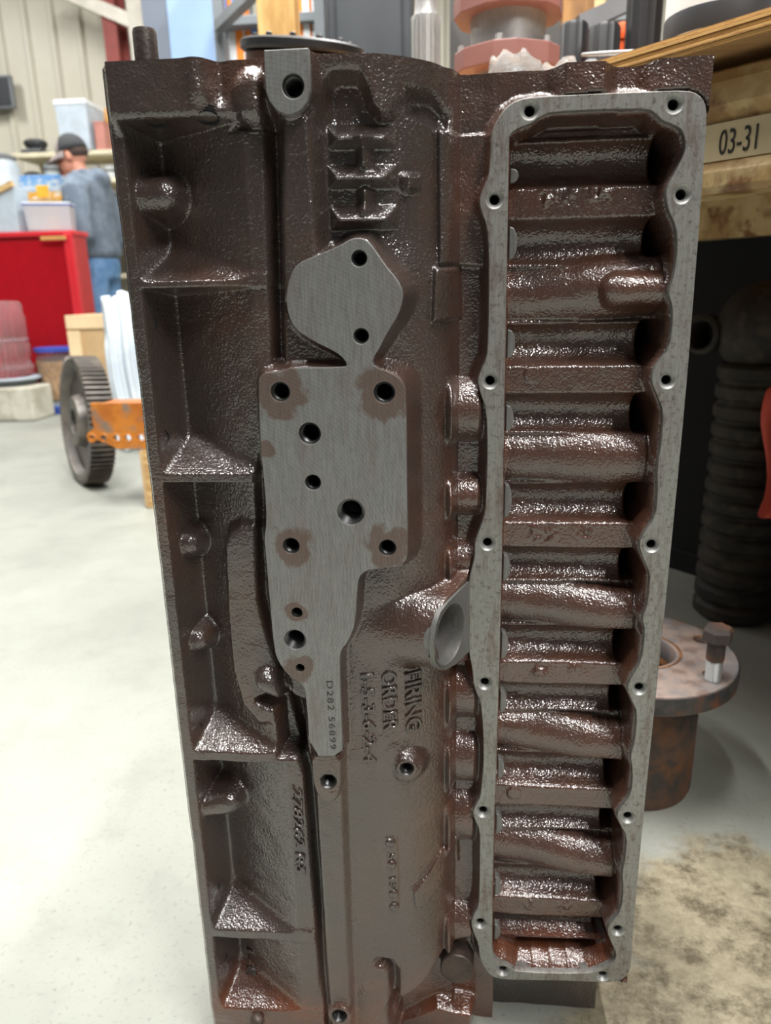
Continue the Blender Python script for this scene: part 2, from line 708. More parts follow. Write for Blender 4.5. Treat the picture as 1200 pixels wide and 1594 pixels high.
FL_IN = [(792, 223), (794, 208), (806.5, 199), (827, 192), (841, 181), (860, 173.5), (937, 170), (1010, 169), (1021, 177),
         (1032, 188), (1050, 194), (1063, 203), (1068, 227), (1063, 245), (1052, 267), (1039, 289), (1036, 304), (1041, 329),
         (1052, 351), (1055, 381), (1050, 428), (1039, 454), (1047, 476), (1047, 502), (1042, 542), (1028, 561), (1017, 575),
         (1014, 594), (1023, 616), (1033, 641), (1030, 685), (1023, 729), (1024, 766), (1021, 803), (1003, 828), (994, 847),
         (1001, 869), (1012, 893), (1011, 910), (1008, 941), (999, 963), (1004.5, 981), (999, 1029), (982.5, 1055),
         (975.5, 1073), (984, 1091), (992, 1110), (988, 1157), (981, 1176), (985, 1201), (983, 1236), (970, 1253), (960, 1267),
         (963.5, 1281.5), (976, 1301), (974, 1334), (968, 1362), (970.5, 1379.5), (967, 1418), (949.5, 1439), (945, 1449.5),
         (951, 1467), (960, 1484.5), (956.5, 1498.5), (935.5, 1509), (914.5, 1516), (806, 1514), (788.5, 1504), (774.5, 1498),
         (766, 1488), (766, 1425), (768, 1320), (772, 1197.5), (776, 1077), (780, 930), (782, 810), (785, 627), (787, 517),
         (789, 410), (791, 300)]
FL_BOLTS = [(825, 171), (770, 310), (763, 593), (759, 846), (755, 1064), (752, 1264), (748, 1438), (783, 1512),
            (1050, 161), (1062, 302), (1039, 592), (1015, 849), (996, 1072), (978, 1273), (962, 1449), (939, 1520)]
PW = 0.052                                   # machined pads stand this far in front of the cover flange
PAD = [(560, 370), (547, 371), (527, 383), (493, 397), (463, 410), (452, 427), (445, 460), (448, 490), (460, 513), (490, 532),
       (513, 543), (530, 553), (541, 567), (535, 572), (453, 572), (440, 578), (413, 580), (403, 587), (402, 600), (405, 693),
       (412, 760), (415, 810), (411, 840), (413, 857), (420, 940), (427, 1013), (433, 1030), (447, 1050), (462, 1060),
       (471, 1066), (476, 1078), (483, 1177), (533, 1177), (532, 1140), (528, 1030), (530, 1013), (543, 997), (553, 970), (556, 907),
       (563, 892), (580, 885), (620, 883), (630, 877), (635, 860), (633, 760), (632, 610), (627, 593), (610, 580), (582, 571),
       (580, 558), (590, 543), (603, 517), (620, 490), (627, 467), (627, 453), (620, 437), (600, 413), (580, 383), (570, 373)]
PAD_HOLES = [(436, 610, 13), (598, 611, 14), (482, 675, 15), (487, 751, 11), (546, 797, 19), (453, 850, 12), (603, 853, 12),
             (462, 954, 8), (459, 996, 16), (467, 1040, 6.5), (559, 402, 10), (562, 523, 10)]
TAB = [(411, 77), (480, 74), (482, 100), (483, 138), (479, 157), (468, 171), (455, 177), (445, 178), (430, 171), (419, 157), (414, 142), (412, 115)]
TABW = 0.057


def shift(poly, wo):
    return [P(x, y, wo) for x, y in poly]


fl_out = shift(FL_OUT, 0.0)
fl_in = shift(FL_IN, 0.0)
pad_o = shift(PAD, PW)
tab_o = [(u, min(z, Z1)) for u, z in shift(TAB, TABW)]

# --- 1. crankcase panels on the left
t = np.clip((UU + 0.204) / 0.068, 0, 1)
panel = 0.004 + 0.035 * t ** 0.95
RAILU = -0.2150
POCKETS = ((182, 438, 0.048), (447, 739, 0.042), (752, 1170, 0.042), (1184, 1446, 0.042), (1459, 1566, 0.042))


def smin3(a, b, c, k):
    return smin(smin(a, b, k), c, k)


rim = 0.0405 + 0.0095 * sst(0.70 + 0.098, 0.70 + 0.112, ZZ) * sst(-0.2225, -0.2165, UU) - 0.009 * sst(-0.165, -0.142, UU) * (ZZ > 0.8)
rim = rim - 0.005 * (1 - sst(U0, U0 + 0.004, UU))
dep = np.full(UU.shape, -0.02)
for (ya, yb, wr) in POCKETS:
    zt_, zb_ = P(300, ya, wr)[1], P(300, yb, 0.041)[1]
    dep = np.maximum(dep, smin(smin((UU - RAILU) * 3.6, (ZZ - zb_) * 1.7, 0.020), (zt_ - ZZ) * 8.0, 0.008))
hp = rim - np.clip(dep, 0, 1) * 1.0
hp = np.where(dep > 0, smax(panel, hp, 0.013), rim)
hp = np.where(dep > 0, np.minimum(hp, rim), hp)
hp = np.maximum(hp, np.where(dep > 0, np.minimum(panel, rim), -9))

# ripple on the end flange (two vertical flutes)
hp = hp + 0.0035 * np.exp(-((UU - P(310, 120, .05)[0]) / 0.008) ** 2) * sst(0.812, 0.822, ZZ)
hp = hp - 0.0045 * np.exp(-((UU - P(333, 120, .05)[0]) / 0.005) ** 2) * sst(0.812, 0.822, ZZ)


def capsule(h, a, b, r, top, k=0.006, wo=0.03, squash=1.0):
    """rounded boss running from photo point a to b"""
    (au, az), (bu, bz) = P(a[0], a[1], wo), P(b[0], b[1], wo)
    eu, ez = bu - au, bz - az
    L = eu * eu + ez * ez + 1e-12
    tt = np.clip(((UU - au) * eu + (ZZ - az) * ez) / L, 0, 1)
    d = np.hypot(UU - au - tt * eu, (ZZ - az - tt * ez) * squash)
    return smax(h, top - r + np.sqrt(np.clip(r * r - d * d, 0, None)) - np.clip(d - r, 0, None) * 3, k)


hp = capsule(hp, (205, 305), (252, 303), 0.012, 0.036, 0.007)
hp = capsule(hp, (272, 852), (288, 852), 0.010, 0.029, 0.006)
hp = capsule(hp, (282, 1005), (304, 1002), 0.010, 0.029, 0.006)
hp = capsule(hp, (320, 1255), (355, 1250), 0.011, 0.036, 0.006)
# pocket 2 waist between two shallow dishes
# pocket 3 raised flat panel
hp = lift(hp, px([(350, 845), (358, 825), (375, 815), (412, 815), (424, 930), (432, 1060), (432, 1095), (425, 1120), (405, 1122),
                  (378, 1092), (362, 1040), (354, 950)], 0.03), 0.036, 0.004)
hp = lift(hp, px([(405, 1085), (440, 1072), (475, 1085), (478, 1165), (440, 1165), (434, 1100)], 0.03), 0.019, 0.005)
hp = capsule(hp, (420, 1052), (440, 1060), 0.010, 0.047, 0.006)
# bump beside the tab
hp = capsule(hp, (392, 140), (398, 168), 0.012, 0.049, 0.010, 0.04)

# --- 2. camshaft bulge
arg = np.clip(1 - ((UU + 0.078) / 0.0815) ** 2, 0, 1)
bul = np.where(UU > -0.078, -0.026 + 0.064 * np.sqrt(arg), 0.038)
col = np.full(UU.shape, -0.018)
hb = smax(bul, col, 0.010)
# ripple of lifter bosses in the column beside the flange
mcol = sst(-0.007, -0.001, UU) * (1 - sst(0.03, 0.04, UU))
for (ya, yb, amp) in ((590, 692, .019), (742, 808, .016), (846, 905, .014), (1048, 1128, .016), (1150, 1228, .018), (1243, 1322, .015), (1415, 1486, .017)):
    za, zb = P(720, ya, -.005)[1], P(720, yb, -.005)[1]
    cc, hw = (za + zb) / 2, (za - zb) / 2
    hb = hb + mcol * amp * np.clip(1 - ((ZZ - cc) / hw) ** 2, 0, 1) ** 0.8
# --- 3. join along the vertical groove, then the rail
gu = -0.1185
hh = np.where(UU < gu, hp, hb)
mg = sst(gu - 0.004, gu + 0.004, UU)
hh = hp * (1 - mg) + hb * mg
railw = 0.050
rail_top = px([(437, 175), (484, 175), (498, 400), (440, 470), (434, 330)], railw)
rail_bot = px([(484, 1170), (532, 1172), (536, 1300), (547, 1600), (560, 1700), (500, 1700), (499, 1430), (491, 1290)], railw)
hh = lift(hh, rail_top, railw, 0.0045)
hh = lift(hh, rail_bot, railw - 0.003, 0.0035)
# dark groove left of the rail and pads
gz = np.array([P(425, 130, .03)[1], P(431, 330, .03)[1], P(437, 560, .03)[1], P(407, 760, .03)[1], P(412, 930, .03)[1], P(450, 1075, .03)[1], P(484, 1200, .03)[1], P(500, 1400, .03)[1], P(515, 1594, .03)[1]])
gx = np.array([P(425, 130, .03)[0], P(431, 330, .03)[0], P(437, 560, .03)[0], P(407, 760, .03)[0], P(412, 930, .03)[0], P(450, 1075, .03)[0], P(484, 1200, .03)[0], P(500, 1400, .03)[0], P(515, 1594, .03)[0]])
gline = np.interp(-ZZ, -gz, gx)
hh = hh - 0.013 * np.exp(-((UU - gline) / 0.0035) ** 2) * (ZZ < P(425, 140, .03)[1])

# --- 4. bulge top: border band, two pockets, fins
hh = hh - 0.007 * (1 - sst(-0.006, 0.006, sdf(px([(506, 60), (690, 60), (690, 600), (506, 600)], 0.035)))) * sst(P(600, 470, .035)[1], P(600, 350, .035)[1], ZZ)
band = px([(484, 60), (500, 60), (735, 60), (718, 120), (706, 190), (690, 180), (688, 150), (670, 135), (635, 135), (622, 150), (610, 175),
           (590, 178), (575, 160), (566, 130), (556, 118), (520, 118), (508, 130), (490, 185), (484, 170)], 0.04)
hb_top = -0.022 + 0.066 * np.sqrt(np.clip(1 - ((UU + 0.083) / 0.081) ** 2, 0, 1))
hb_top = np.where(UU < -0.083, 0.044, hb_top)
mb = 1 - sst(-0.004, 0.004, sdf(band))
hh = hh + mb * np.clip(hb_top - hh + 0.001, 0, 1)
mlow = 1 - sst(-0.006, 0.006, sdf(px([(506, 118), (560, 118), (575, 175), (560, 200), (506, 200)], 0.03)))
hh = hh - 0.003 * mlow
mlow = 1 - sst(-0.005, 0.005, sdf(px([(632, 138), (668, 138), (696, 165), (690, 185), (636, 168)], 0.03)))
hh = hh - 0.008 * mlow


def fin(h, x0, x1, ytop, ycrest, ybot, amp, wo=0.04):
    (ua, zt), (ub, zc) = P(x0, ytop, wo), P(x1, ycrest, wo)
    zb = P(x1, ybot, wo)[1]
    pr = np.where(ZZ > zc, 1 - (ZZ - zc) / (zt - zc), 1 - (zc - ZZ) / (zc - zb))
    en = np.minimum((UU - ua) / 0.008, (ub - UU) / 0.008)
    return np.maximum(h, h + amp * np.clip(np.minimum(pr, np.clip(en, 0, 1)), 0, 1))


hh = fin(hh, 506, 616, 190, 212, 226, 0.011)
hh = fin(hh, 506, 616, 254, 275, 289, 0.011)
hh = fin(hh, 510, 618, 318, 340, 354, 0.012)


def diamond(h, c, hw, hz, amp, wo=0.045):
    u, z = P(c[0], c[1], wo)
    d = np.maximum(np.abs(UU - u) / hw, 0) * 1.0
    g = np.clip(1 - d, 0, 1) * np.clip((hz - np.abs(ZZ - z)) / 0.004, 0, 1)
    return np.maximum(h, h + amp * g)


hh = diamond(hh, (563, 233), 0.0065, 0.011, 0.010)
hh = diamond(hh, (566, 310), 0.0065, 0.010, 0.010)
hh = diamond(hh, (634, 277), 0.008, 0.007, 0.009)
# parting-line lands on the right shoulder of the bulge
hh = lift(hh, px([(682, 205), (770, 200), (770, 415), (684, 410)], 0.0), 0.005, 0.0012, True)
hh = lift(hh, px([(677, 417), (715, 415), (717, 498), (674, 500)], 0.01), 0.006, 0.0018, True)
hh = lift(hh, px([(645, 1362), (668, 1345), (685, 1325), (712, 1322), (714, 1372), (690, 1374), (662, 1390), (648, 1385)], 0.01), 0.004, 0.0015, True)
# --- 5. boss with the cross bore
bu, bz = P(700, 985, 0.027)
tilt = 0.40
axw = 0.0215 + (UU - bu) * 0.26
dv = ZZ - bz
Rb = 0.0325
bossraw = axw + Rb * np.sqrt(np.clip(1 - (dv / Rb) ** 2, 0, 1)) - np.clip(np.abs(dv) - Rb * 0.98, 0, 1) * 4
fu0, fw0 = P(729, 985, 0.0)[0], 0.0
fslope = 1.95
facet = fw0 + (fu0 - UU) * fslope
bossraw = np.where((np.abs(dv) < Rb * 1.5) & (UU > -0.09), bossraw, -9)
h0 = hh
hh = np.where(bossraw > -1, smax(hh, bossraw, 0.010), hh)
mclip = (UU > bu - 0.035) & (np.abs(dv) < Rb * 1.5)
hh = np.where(mclip, np.minimum(hh, np.maximum(facet - 0.0022, h0 - 0.001)), hh)
# --- 6. under the pads: support and undercut of the hollow right below the filter pad
d_pad = sdf(smooth_poly(pad_o, 1))
hh = smax(hh, np.where(d_pad < 0.0, PW - 0.004, PW - 0.004 - d_pad * 3.2), 0.006)
d_tab = sdf(tab_o)
hh = smax(hh, np.where(d_tab < 0.0, TABW - 0.004, TABW - 0.004 - d_tab * 3.5), 0.005)
# small pad under the stamped strip and its rounded end
hh = lift(hh, smooth_poly(px([(484, 1170), (532, 1170), (531, 1225), (522, 1248), (508, 1250), (494, 1240), (486, 1215)], railw), 1), railw + 0.0005, 0.0015)
# boss with threaded hole at the middle
hh = capsule(hh, (633, 1195), (633, 1199), 0.015, 0.040, 0.005, 0.035)
hh = capsule(hh, (612, 1165), (628, 1185), 0.010, 0.034, 0.006, 0.03)
# date-code pill
hh = lift(hh, smooth_poly(px([(597, 1306), (604, 1302), (612, 1302), (619, 1308), (621, 1415), (616, 1422), (608, 1424), (601, 1418)], .035), 1), 0.0012, 0.0012, True)
# --- 7. foot of the bulge
cutz = P(650, 1545, 0.03)[1]
lip = px([(612, 1536), (640, 1532), (665, 1522), (690, 1500), (760, 1480), (800, 1720), (540, 1720), (540, 1600), (560, 1585)], 0.02)
hh = np.minimum(hh, hh * (sst(-0.0015, 0.0015, sdf(lip))) + (1 - sst(-0.0015, 0.0015, sdf(lip))) * np.minimum(hh, -0.003 - np.clip(UU + 0.05, 0, 1) * 0.15))
hh = capsule(hh, (580, 1530), (580, 1700), 0.0165, 0.040, 0.005, 0.03)
arc_pts = [P(x, y, 0.033) for x, y in ((553, 1540), (556, 1518), (568, 1500), (588, 1493), (604, 1498), (613, 1512), (614, 1536), (612, 1600))]
dd = np.full(UU.shape, 9.0)
for (pa_, pb_) in zip(arc_pts[:-1], arc_pts[1:]):
    eu, ez = pb_[0] - pa_[0], pb_[1] - pa_[1]
    tt = np.clip(((UU - pa_[0]) * eu + (ZZ - pa_[1]) * ez) / (eu * eu + ez * ez), 0, 1)
    dd = np.minimum(dd, np.hypot(UU - pa_[0] - tt * eu, ZZ - pa_[1] - tt * ez))
hh = hh - 0.011 * np.exp(-(dd / 0.0042) ** 2) * sst(-0.075, -0.055, UU)
# end flange foot, rust red, spreading to the right
ft = px([(600, 1575), (680, 1545), (740, 1556), (764, 1548), (771, 1556), (760, 1572), (720, 1590), (690, 1660), (600, 1700)], -0.012)
hh = lift(hh, ft, 0.004, 0.004)
# --- 8. field around the cover flange
d_out = sdf(fl_out)
d_in = sdf(fl_in)
side = np.full(UU.shape, -0.0165)
zf = P(900, 145, 0)[1]
for uc, hw in ((P(912, 95, 0)[0], 0.0125), (P(1100, 85, 0)[0], 0.028)):
    side = smax(side, 0.000 - np.clip(np.abs(UU - uc) - hw, 0, 1) * 1.8, 0.006)
mright = sst(0.018, 0.026, UU)
hh = hh * (1 - mright) + side * mright
# left of the flange: fall away into the lifter column
hh = smax(hh, np.where(d_out < 0, -0.006, -0.006 - d_out * 2.2), 0.004) * (UU > 0.004) + hh * (UU <= 0.004)
hh = np.where(d_out < 0.0012, np.minimum(hh, -0.006), hh)
# --- 9. lifter chamber
ch = np.full(UU.shape, -0.034)
zb0 = P(763, 310, 0)[1] - 0.0
bz_list = [0.70 + 0.0587 - 0.125 * k for k in range(6)]
ridge_slant = [0.07, 0.0, -0.09, -0.11, -0.11, -0.05]
webw, chanD = -0.025, 0.0165
prof = np.full(UU.shape, -0.040)
chm = np.zeros(UU.shape)
for k, zc in enumerate(bz_list):
    zc = zc - 0.0015
    prof = np.where(np.abs(ZZ - zc) < 0.0118, webw, prof)
    zr = zc - 0.0625 + (UU - 0.06) * ridge_slant[k]
    x = np.abs(ZZ - zr) / 0.0215
    rg = np.where(x < 1.0, webw - 0.001 - 0.013 * x ** 2.2 + 0.008 * sst(0.05, 0.125, UU), -9)
    for sgn in (-1, 1):
        cz = zc + sgn * 0.0272
        x = (ZZ - cz) / 0.0158
        arc = webw - 0.001 - chanD * np.clip(1 - np.abs(np.clip(x, -1, 1)) ** 2.1, 0, 1) ** 0.58
        inn = np.abs(x) <= 1
        prof = np.where(inn, arc, prof)
        chm = np.maximum(chm, 1 - sst(0.75, 0.98, np.abs(x)))
    prof = np.maximum(prof, rg)
    chm = np.where(rg > webw - 0.009, 0, chm)
prof = np.where(ZZ > bz_list[0] + 0.050, -0.050 - (ZZ - bz_list[0] - 0.05) * 0.6, prof)
# raised boss near the deck side of the first ridge
prof = capsule(prof, (960, 452), (1045, 450), .0120, -0.008, 0.003, -0.015)
# push-rod openings: each channel ends in a deep hole at the deck side
deck = P(1010, 400, -0.03)[0]
deep = sst(deck - 0.003, deck + 0.003, UU)
prof = prof - deep * 0.075 * chm - 0.012 * sst(deck + 0.006, deck + 0.016, UU)
# soften the profile a little along z
ker = np.array([1, 2, 3, 2, 1.]) / 9
pp = np.pad(prof, ((2, 2), (0, 0)), mode='edge')
prof = sum(ker[i] * pp[i:i + prof.shape[0]] for i in range(5))
ins = 1 - sst(-0.0028, -0.0004, d_in)
wall = np.where(d_in < 0, -0.010 - (-d_in - 0.001) * 14, 9)
chamber = np.maximum(prof, wall * (d_in < 0) + -9 * (d_in >= 0))
# bottom pan pocket of the chamber
pan_o = px([(766, 1470), (960, 1470), (960, 1520), (766, 1520)], -0.02)
zp = P(860, 1462, -0.02)[1]
chamber = np.where((ZZ < zp) & (d_in < 0), np.maximum(-0.024 - (zp - ZZ) * 0.5, wall), chamber)
pin = px([(806, 1470), (925, 1472), (926, 1506), (808, 1506)], -0.02)
mpin = 1 - sst(-0.002, 0.002, sdf(pin))
chamber = chamber - 0.016 * mpin * (d_in < 0)
hh = np.where(d_in < -0.0012, chamber, hh)
# --- 10. notch below the flange: foot bracket and open corner
zfb = P(860, 1523, 0.0)[1]
mfoot = (ZZ < zfb) & (UU > 0.042)
hh = np.where(mfoot, np.where(UU < 0.146, -0.034, -0.15), hh)
hh = np.where((ZZ < zfb) & (UU > 0.146), -0.15, hh)
# --- 11. sand-cast unevenness
def vnoise(cell, amp, seed):
    rs = np.random.RandomState(seed)
    ny, nx = int((Z1 - Z0) / cell) + 3, int((U1 - U0) / cell) + 3
    g = rs.rand(ny, nx)
    fy, fx = (ZZ - Z0) / cell, (UU - U0) / cell
    iy, ix = fy.astype(int), fx.astype(int)
    ty, tx = fy - iy, fx - ix
    ty, tx = ty * ty * (3 - 2 * ty), tx * tx * (3 - 2 * tx)
    return amp * 2 * ((g[iy, ix] * (1 - tx) + g[iy, ix + 1] * tx) * (1 - ty) + (g[iy + 1, ix] * (1 - tx) + g[iy + 1, ix + 1] * tx) * ty - 0.5)


hh = hh + vnoise(0.03, 0.0009, 3) + vnoise(0.010, 0.0004, 4) + vnoise(0.0035, 0.00006, 5)
# cast lumps on the chamber webs
rsl = np.random.RandomState(11)
for (cx, cy, r) in ((880, 305, .007), (935, 300, .008), (850, 308, .006), (851, 828, .009), (910, 830, .006), (832, 830, .007), (840, 1045, .007), (893, 1044, .006), (825, 1408, .006), (878, 1410, .006)):
    u, z = P(cx, cy, webw)
    hh = hh + 0.0013 * np.exp(-(np.hypot(UU - u, ZZ - z) / r) ** 4) * (0.7 + vnoise(0.0035, 1.6, int(cx)))
for (cx, cy) in ((829, 583), (800, 1234)):
    u, z = P(cx, cy, webw)
    hh = hh + 0.0014 * (1 - sst(0.0058, 0.0068, np.hypot(UU - u, ZZ - z)))
# --- 12. sink the surface where holes are drilled
HOLES = []                                   # (u, z, radius, depth plane, kind)
for (x, y) in FL_BOLTS:
    u, z = P(x, y, 0.0)
    HOLES.append((u, z, 0.0036, 0.0, 'flange'))
for (x, y, r) in PAD_HOLES:
    u, z = P(x, y, PW)
    HOLES.append((u, z, r * 0.00047, PW, 'pad'))
u, z = P(456, 134, TABW)
HOLES.append((u, z, 0.0062, TABW, 'tab'))
for (x, y, r, wv_) in ((511, 1217, 0.0052, railw + 0.001), (528, 1583, 0.0052, railw + 0.001), (633, 1198, 0.0042, 0.0405)):
    u, z = P(x, y, wv_)
    HOLES.append((u, z, r, wv_, 'rail'))
for (u, z, r, wv_, kd) in HOLES:
    dd = np.hypot(UU - u, ZZ - z)
    if kd == 'rail':
        hh = np.where(dd < r * 2.0, np.minimum(np.maximum(hh, wv_ - 0.001), wv_ - 0.0005), hh)
    hh = np.where(dd < max(r * 1.15, 0.0066 if kd == 'flange' else 0), np.minimum(hh, wv_ - 0.034), hh)
# cross bore
dbore = np.hypot((UU - bu + 0.001) / 0.0145, (ZZ - bz) / 0.0262)
hh = np.where(dbore < 1.0, np.minimum(hh, -0.012), hh)
# seat of the core plug
cu_, cz_ = P(711, 1508, 0.008)
hh = np.where(np.hypot(UU - cu_, ZZ - cz_) < 0.017, -0.012, hh)
HH = hh


def hsample(u, z):
    iu = np.clip((np.asarray(u) - U0) / (U1 - U0) * (NU - 1), 0, NU - 1.001)
    iz = np.clip((np.asarray(z) - Z0) / (Z1 - Z0) * (NZ - 1), 0, NZ - 1.001)
    i0, j0 = iz.astype(int), iu.astype(int)
    a, b = iz - i0, iu - j0
    return (HH[i0, j0] * (1 - a) * (1 - b) + HH[i0 + 1, j0] * a * (1 - b) + HH[i0, j0 + 1] * (1 - a) * b + HH[i0 + 1, j0 + 1] * a * b)


def hit(x, y):
    """(u, z, w) of the casting surface seen at a photo pixel"""
    for w_ in np.arange(0.062, -0.07, -0.0005):
        u, z = P(x, y, w_)
        if U0 <= u <= U1 and Z0 <= z <= Z1 and float(hsample(u, z)) >= w_:
            return u, z, w_
    u, z = P(x, y, 0)
    return u, z, 0.0


def build_casting(root):
    back = -0.20
    front = np.stack([UU.ravel(), -HH.ravel(), ZZ.ravel()], -1)
    idx = np.arange(NU * NZ).reshape(NZ, NU)
    quads = np.stack([idx[:-1, :-1], idx[:-1, 1:], idx[1:, 1:], idx[1:, :-1]], -1).reshape(-1, 4)
    ring = np.concatenate([idx[0, :], idx[1:, -1], idx[-1, -2::-1], idx[-2:0:-1, 0]])
    nb = len(ring)
    bk = front[ring].copy()
    bk[:, 1] = -back
    fr2 = front[ring].copy()                       # separate rim so the top edge stays crisp
    base = NU * NZ
    verts = np.concatenate([front, fr2, bk])
    i = np.arange(nb)
    k = (i + 1) % nb
    sides = np.stack([base + i, base + nb + i, base + nb + k, base + k], -1)
    me = bpy.data.meshes.new('casting')
    nf = len(quads) + len(sides)
    me.vertices.add(len(verts))
    me.vertices.foreach_set('co', verts.ravel())
    loops = np.concatenate([quads.ravel(), sides.ravel(), base + nb + i[::-1]])
    me.loops.add(len(loops))
    me.loops.foreach_set('vertex_index', loops.astype(np.int32))
    me.polygons.add(nf + 1)
    st = np.concatenate([np.arange(nf) * 4, [nf * 4]])
    me.polygons.foreach_set('loop_start', st.astype(np.int32))
    sm = np.zeros(nf + 1, bool)
    sm[:len(quads)] = True
    me.polygons.foreach_set('use_smooth', sm)
    me.update(calc_edges=True)
    # rust amount: low end of the block, lifter chamber, right column
    rust = 0.75 * sst(0.17, 0.03, ZZ) * sst(-0.20, -0.10, UU)
    rust = np.maximum(rust, 0.9 * sst(0.10, 0.06, ZZ))
    rust = np.maximum(rust, 0.42 * sst(-0.03, 0.0, UU) * sst(0.72, 0.5, ZZ))
    rust = np.maximum(rust, 0.20 * sst(-0.12, -0.02, UU) * sst(0.75, 0.45, ZZ))
    rust = np.maximum(rust, 0.9 * sst(zp + 0.012, zp, ZZ) * (d_in < 0))
    rust = np.maximum(rust, 0.60 * (d_in < 0) * (1 - sst(0.004, 0.012, -d_in)) * (UU < 0.06))
    rust = np.maximum(rust, 0.38 * (d_in < 0) * sst(-0.060, -0.040, HH))
    rust = np.maximum(rust, 0.30 * sst(-0.01, 0.005, UU) * (d_out > 0))
    rust = np.where((ZZ < zfb) & (UU > 0.042), 0.0, rust)
    rust = np.where((d_in < 0) & (HH < -0.075), 0.0, rust)
    full = np.concatenate([rust.ravel(), np.zeros(2 * nb)])
    at_ = me.attributes.new('rust', 'FLOAT', 'POINT')
    at_.data.foreach_set('value', full.astype(np.float32))
    me.materials.append(M_CAST)
    o = bpy.data.objects.new('casting', me)
    COL.objects.link(o)
    finish(o, root)
    return o


block = thing('engine_block', 'oily brown cast-iron engine block stood on end on the concrete floor', 'engine block', (-0.03, 0.08, 0))
casting = build_casting(block)

# machined faces
spots = []
for (x, y, r) in ((436, 610, .030), (598, 611, .032), (453, 850, .026), (603, 853, .028), (462, 954, .016), (467, 1040, .020), (415, 700, .012)):
    u, z = P(x, y, PW)
    spots.append((u, -PW, z, r))
M_PAD = mat_machined('machined_pad_iron', (0.25, 0.25, 0.245), amount=0.35, rings=(P(330, 900, PW)[0], P(330, 900, PW)[1]), spots=spots)
M_FLANGE = mat_machined('machined_flange_iron', (0.29, 0.285, 0.265), srgb(98, 74, 64), 0.95)
M_CSK = mat_machined('countersink_iron', (0.42, 0.42, 0.40), amount=0.1)
M_BORE = mat_machined('bored_iron', (0.22, 0.215, 0.205), amount=0.15)


def plate_holes(kinds):
    return [circle((u, z), 0.0060 if kd == 'flange' else r * 1.1, 22) for (u, z, r, wv_, kd) in HOLES if kd in kinds]


flange = curve_solid('cover_flange', [smooth_poly(fl_out, 1)], 0.0, -0.012, M_FLANGE, block, [smooth_poly(fl_in, 1)] + plate_holes(('flange',)), 0.0006)
tag(flange, 'machined grey cover flange around the lifter chamber')
pad = curve_solid('accessory_pad', [smooth_poly(pad_o, 1)], PW, PW - 0.010, M_PAD, block, plate_holes(('pad',)), 0.0006)
tag(pad, 'flat machined grey pad with drilled holes')
tabp = curve_solid('corner_pad', [tab_o], TABW, TABW - 0.010, M_PAD, block, plate_holes(('tab',)), 0.0005)
tag(tabp, 'machined grey tab with one threaded hole')


def threaded_hole(u, z, r, wo, parent, depth=0.022, cs=0.0012, axis=(0, -1, 0), origin=None, mat=None):
    prof = [(r * 1.30 if cs > 0.001 else r * 1.12, -0.0002), (r, -cs * 1.4)]
    pitch = 0.0016
    n = int((depth - cs * 1.4) / pitch)
    for i in range(n):
        h = -cs * 1.4 - pitch * i
        prof += [(r * 1.0, h - pitch * 0.1), (r * 0.88, h - pitch * 0.55)]
    prof += [(r * 0.88, -depth), (0.0003, -depth - r * 0.4)]
    mb = MB().lathe(prof, 22, origin or (u, -wo, z), axis, cap0=False, cap1=False)
    me_ = mb.build('threaded_hole', mat or M_HOLE, parent, True, 50)
    return me_


for (u, z, r, wv_, kd) in HOLES:
    par = {'flange': flange, 'pad': pad, 'tab': tabp, 'rail': casting}[kd]
    deep_ = 0.03 if r < 0.0085 else 0.026
    threaded_hole(u, z, r, wv_ - (0.0030 if kd == 'flange' else 0), par, deep_, 0.0008 if kd == 'flange' else 0.0014)
    if kd == 'flange':
        MB().lathe([(0.0062, -0.0001), (0.0059, -0.0004), (0.0036, -0.0030), (0.0034, -0.0045)], 24, (u, -wv_, z), (0, -1, 0), False, False).build('countersink', M_CSK, par, True, 40)

# bored face of the cross-shaft boss
fn = Vector((fslope, 0, 1.0)).normalized()                     # (u, z, w) normal of the facet
FT = [(729, 905), (715, 918), (697, 936), (684, 952), (677, 972), (674, 1000), (675, 1034), (681, 1041), (692, 1042), (708, 1033), (722, 1020), (730, 1012)]


def facet_point(x, y, off=0.0):
    d = ray(x, y)
    # plane: w = (fu0 - u) * fslope, w = -Y
    # (CAM + t d): -(Y) = (fu0 - X) * s
    tt = ((fu0 - CAM.x) * fslope + CAM.y) / (d.x * fslope - d.y)
    p = CAM + d * tt
    return p


fpts = [facet_point(x, y) for x, y in FT]
e1 = Vector((-1.0, -fslope, 0)).normalized()
e2 = Vector((0, 0, 1))
nrm = Vector((fslope, -1.0, 0)).normalized()
o0 = facet_point(698, 986)
loc2 = [((p - o0).dot(e1), (p - o0).dot(e2)) for p in fpts]
rbore = (facet_point(698, 942) - facet_point(698, 1030)).length / 2
hole2 = circle((0, 0), rbore, 40)
cu = bpy.data.curves.new('f', 'CURVE')
cu.dimensions = '2D'
cu.fill_mode = 'BOTH'
cu.extrude = 0.002
for pts in (loc2, hole2):
    s = cu.splines.new('POLY')
    s.points.add(len(pts) - 1)
    for q, (a, b) in zip(s.points, pts):
        q.co = (a, b, 0, 1)
    s.use_cyclic_u = True
tmp = bpy.data.objects.new('tmp', cu)
COL.objects.link(tmp)
me = bpy.data.meshes.new_from_object(tmp.evaluated_get(bpy.context.evaluated_depsgraph_get()))
bpy.data.objects.remove(tmp, do_unlink=True)
for vv in me.vertices:
    c = vv.co.copy()
    vv.co = o0 + e1 * c.x + e2 * c.y + nrm * (c.z - 0.001)
me.name = 'bored_boss_face'
me.materials.clear()
me.materials.append(M_BORE)
bf = bpy.data.objects.new('bored_boss_face', me)
COL.objects.link(bf)
finish(bf, block)
tag(bf, 'machined grey face with a large round bore')
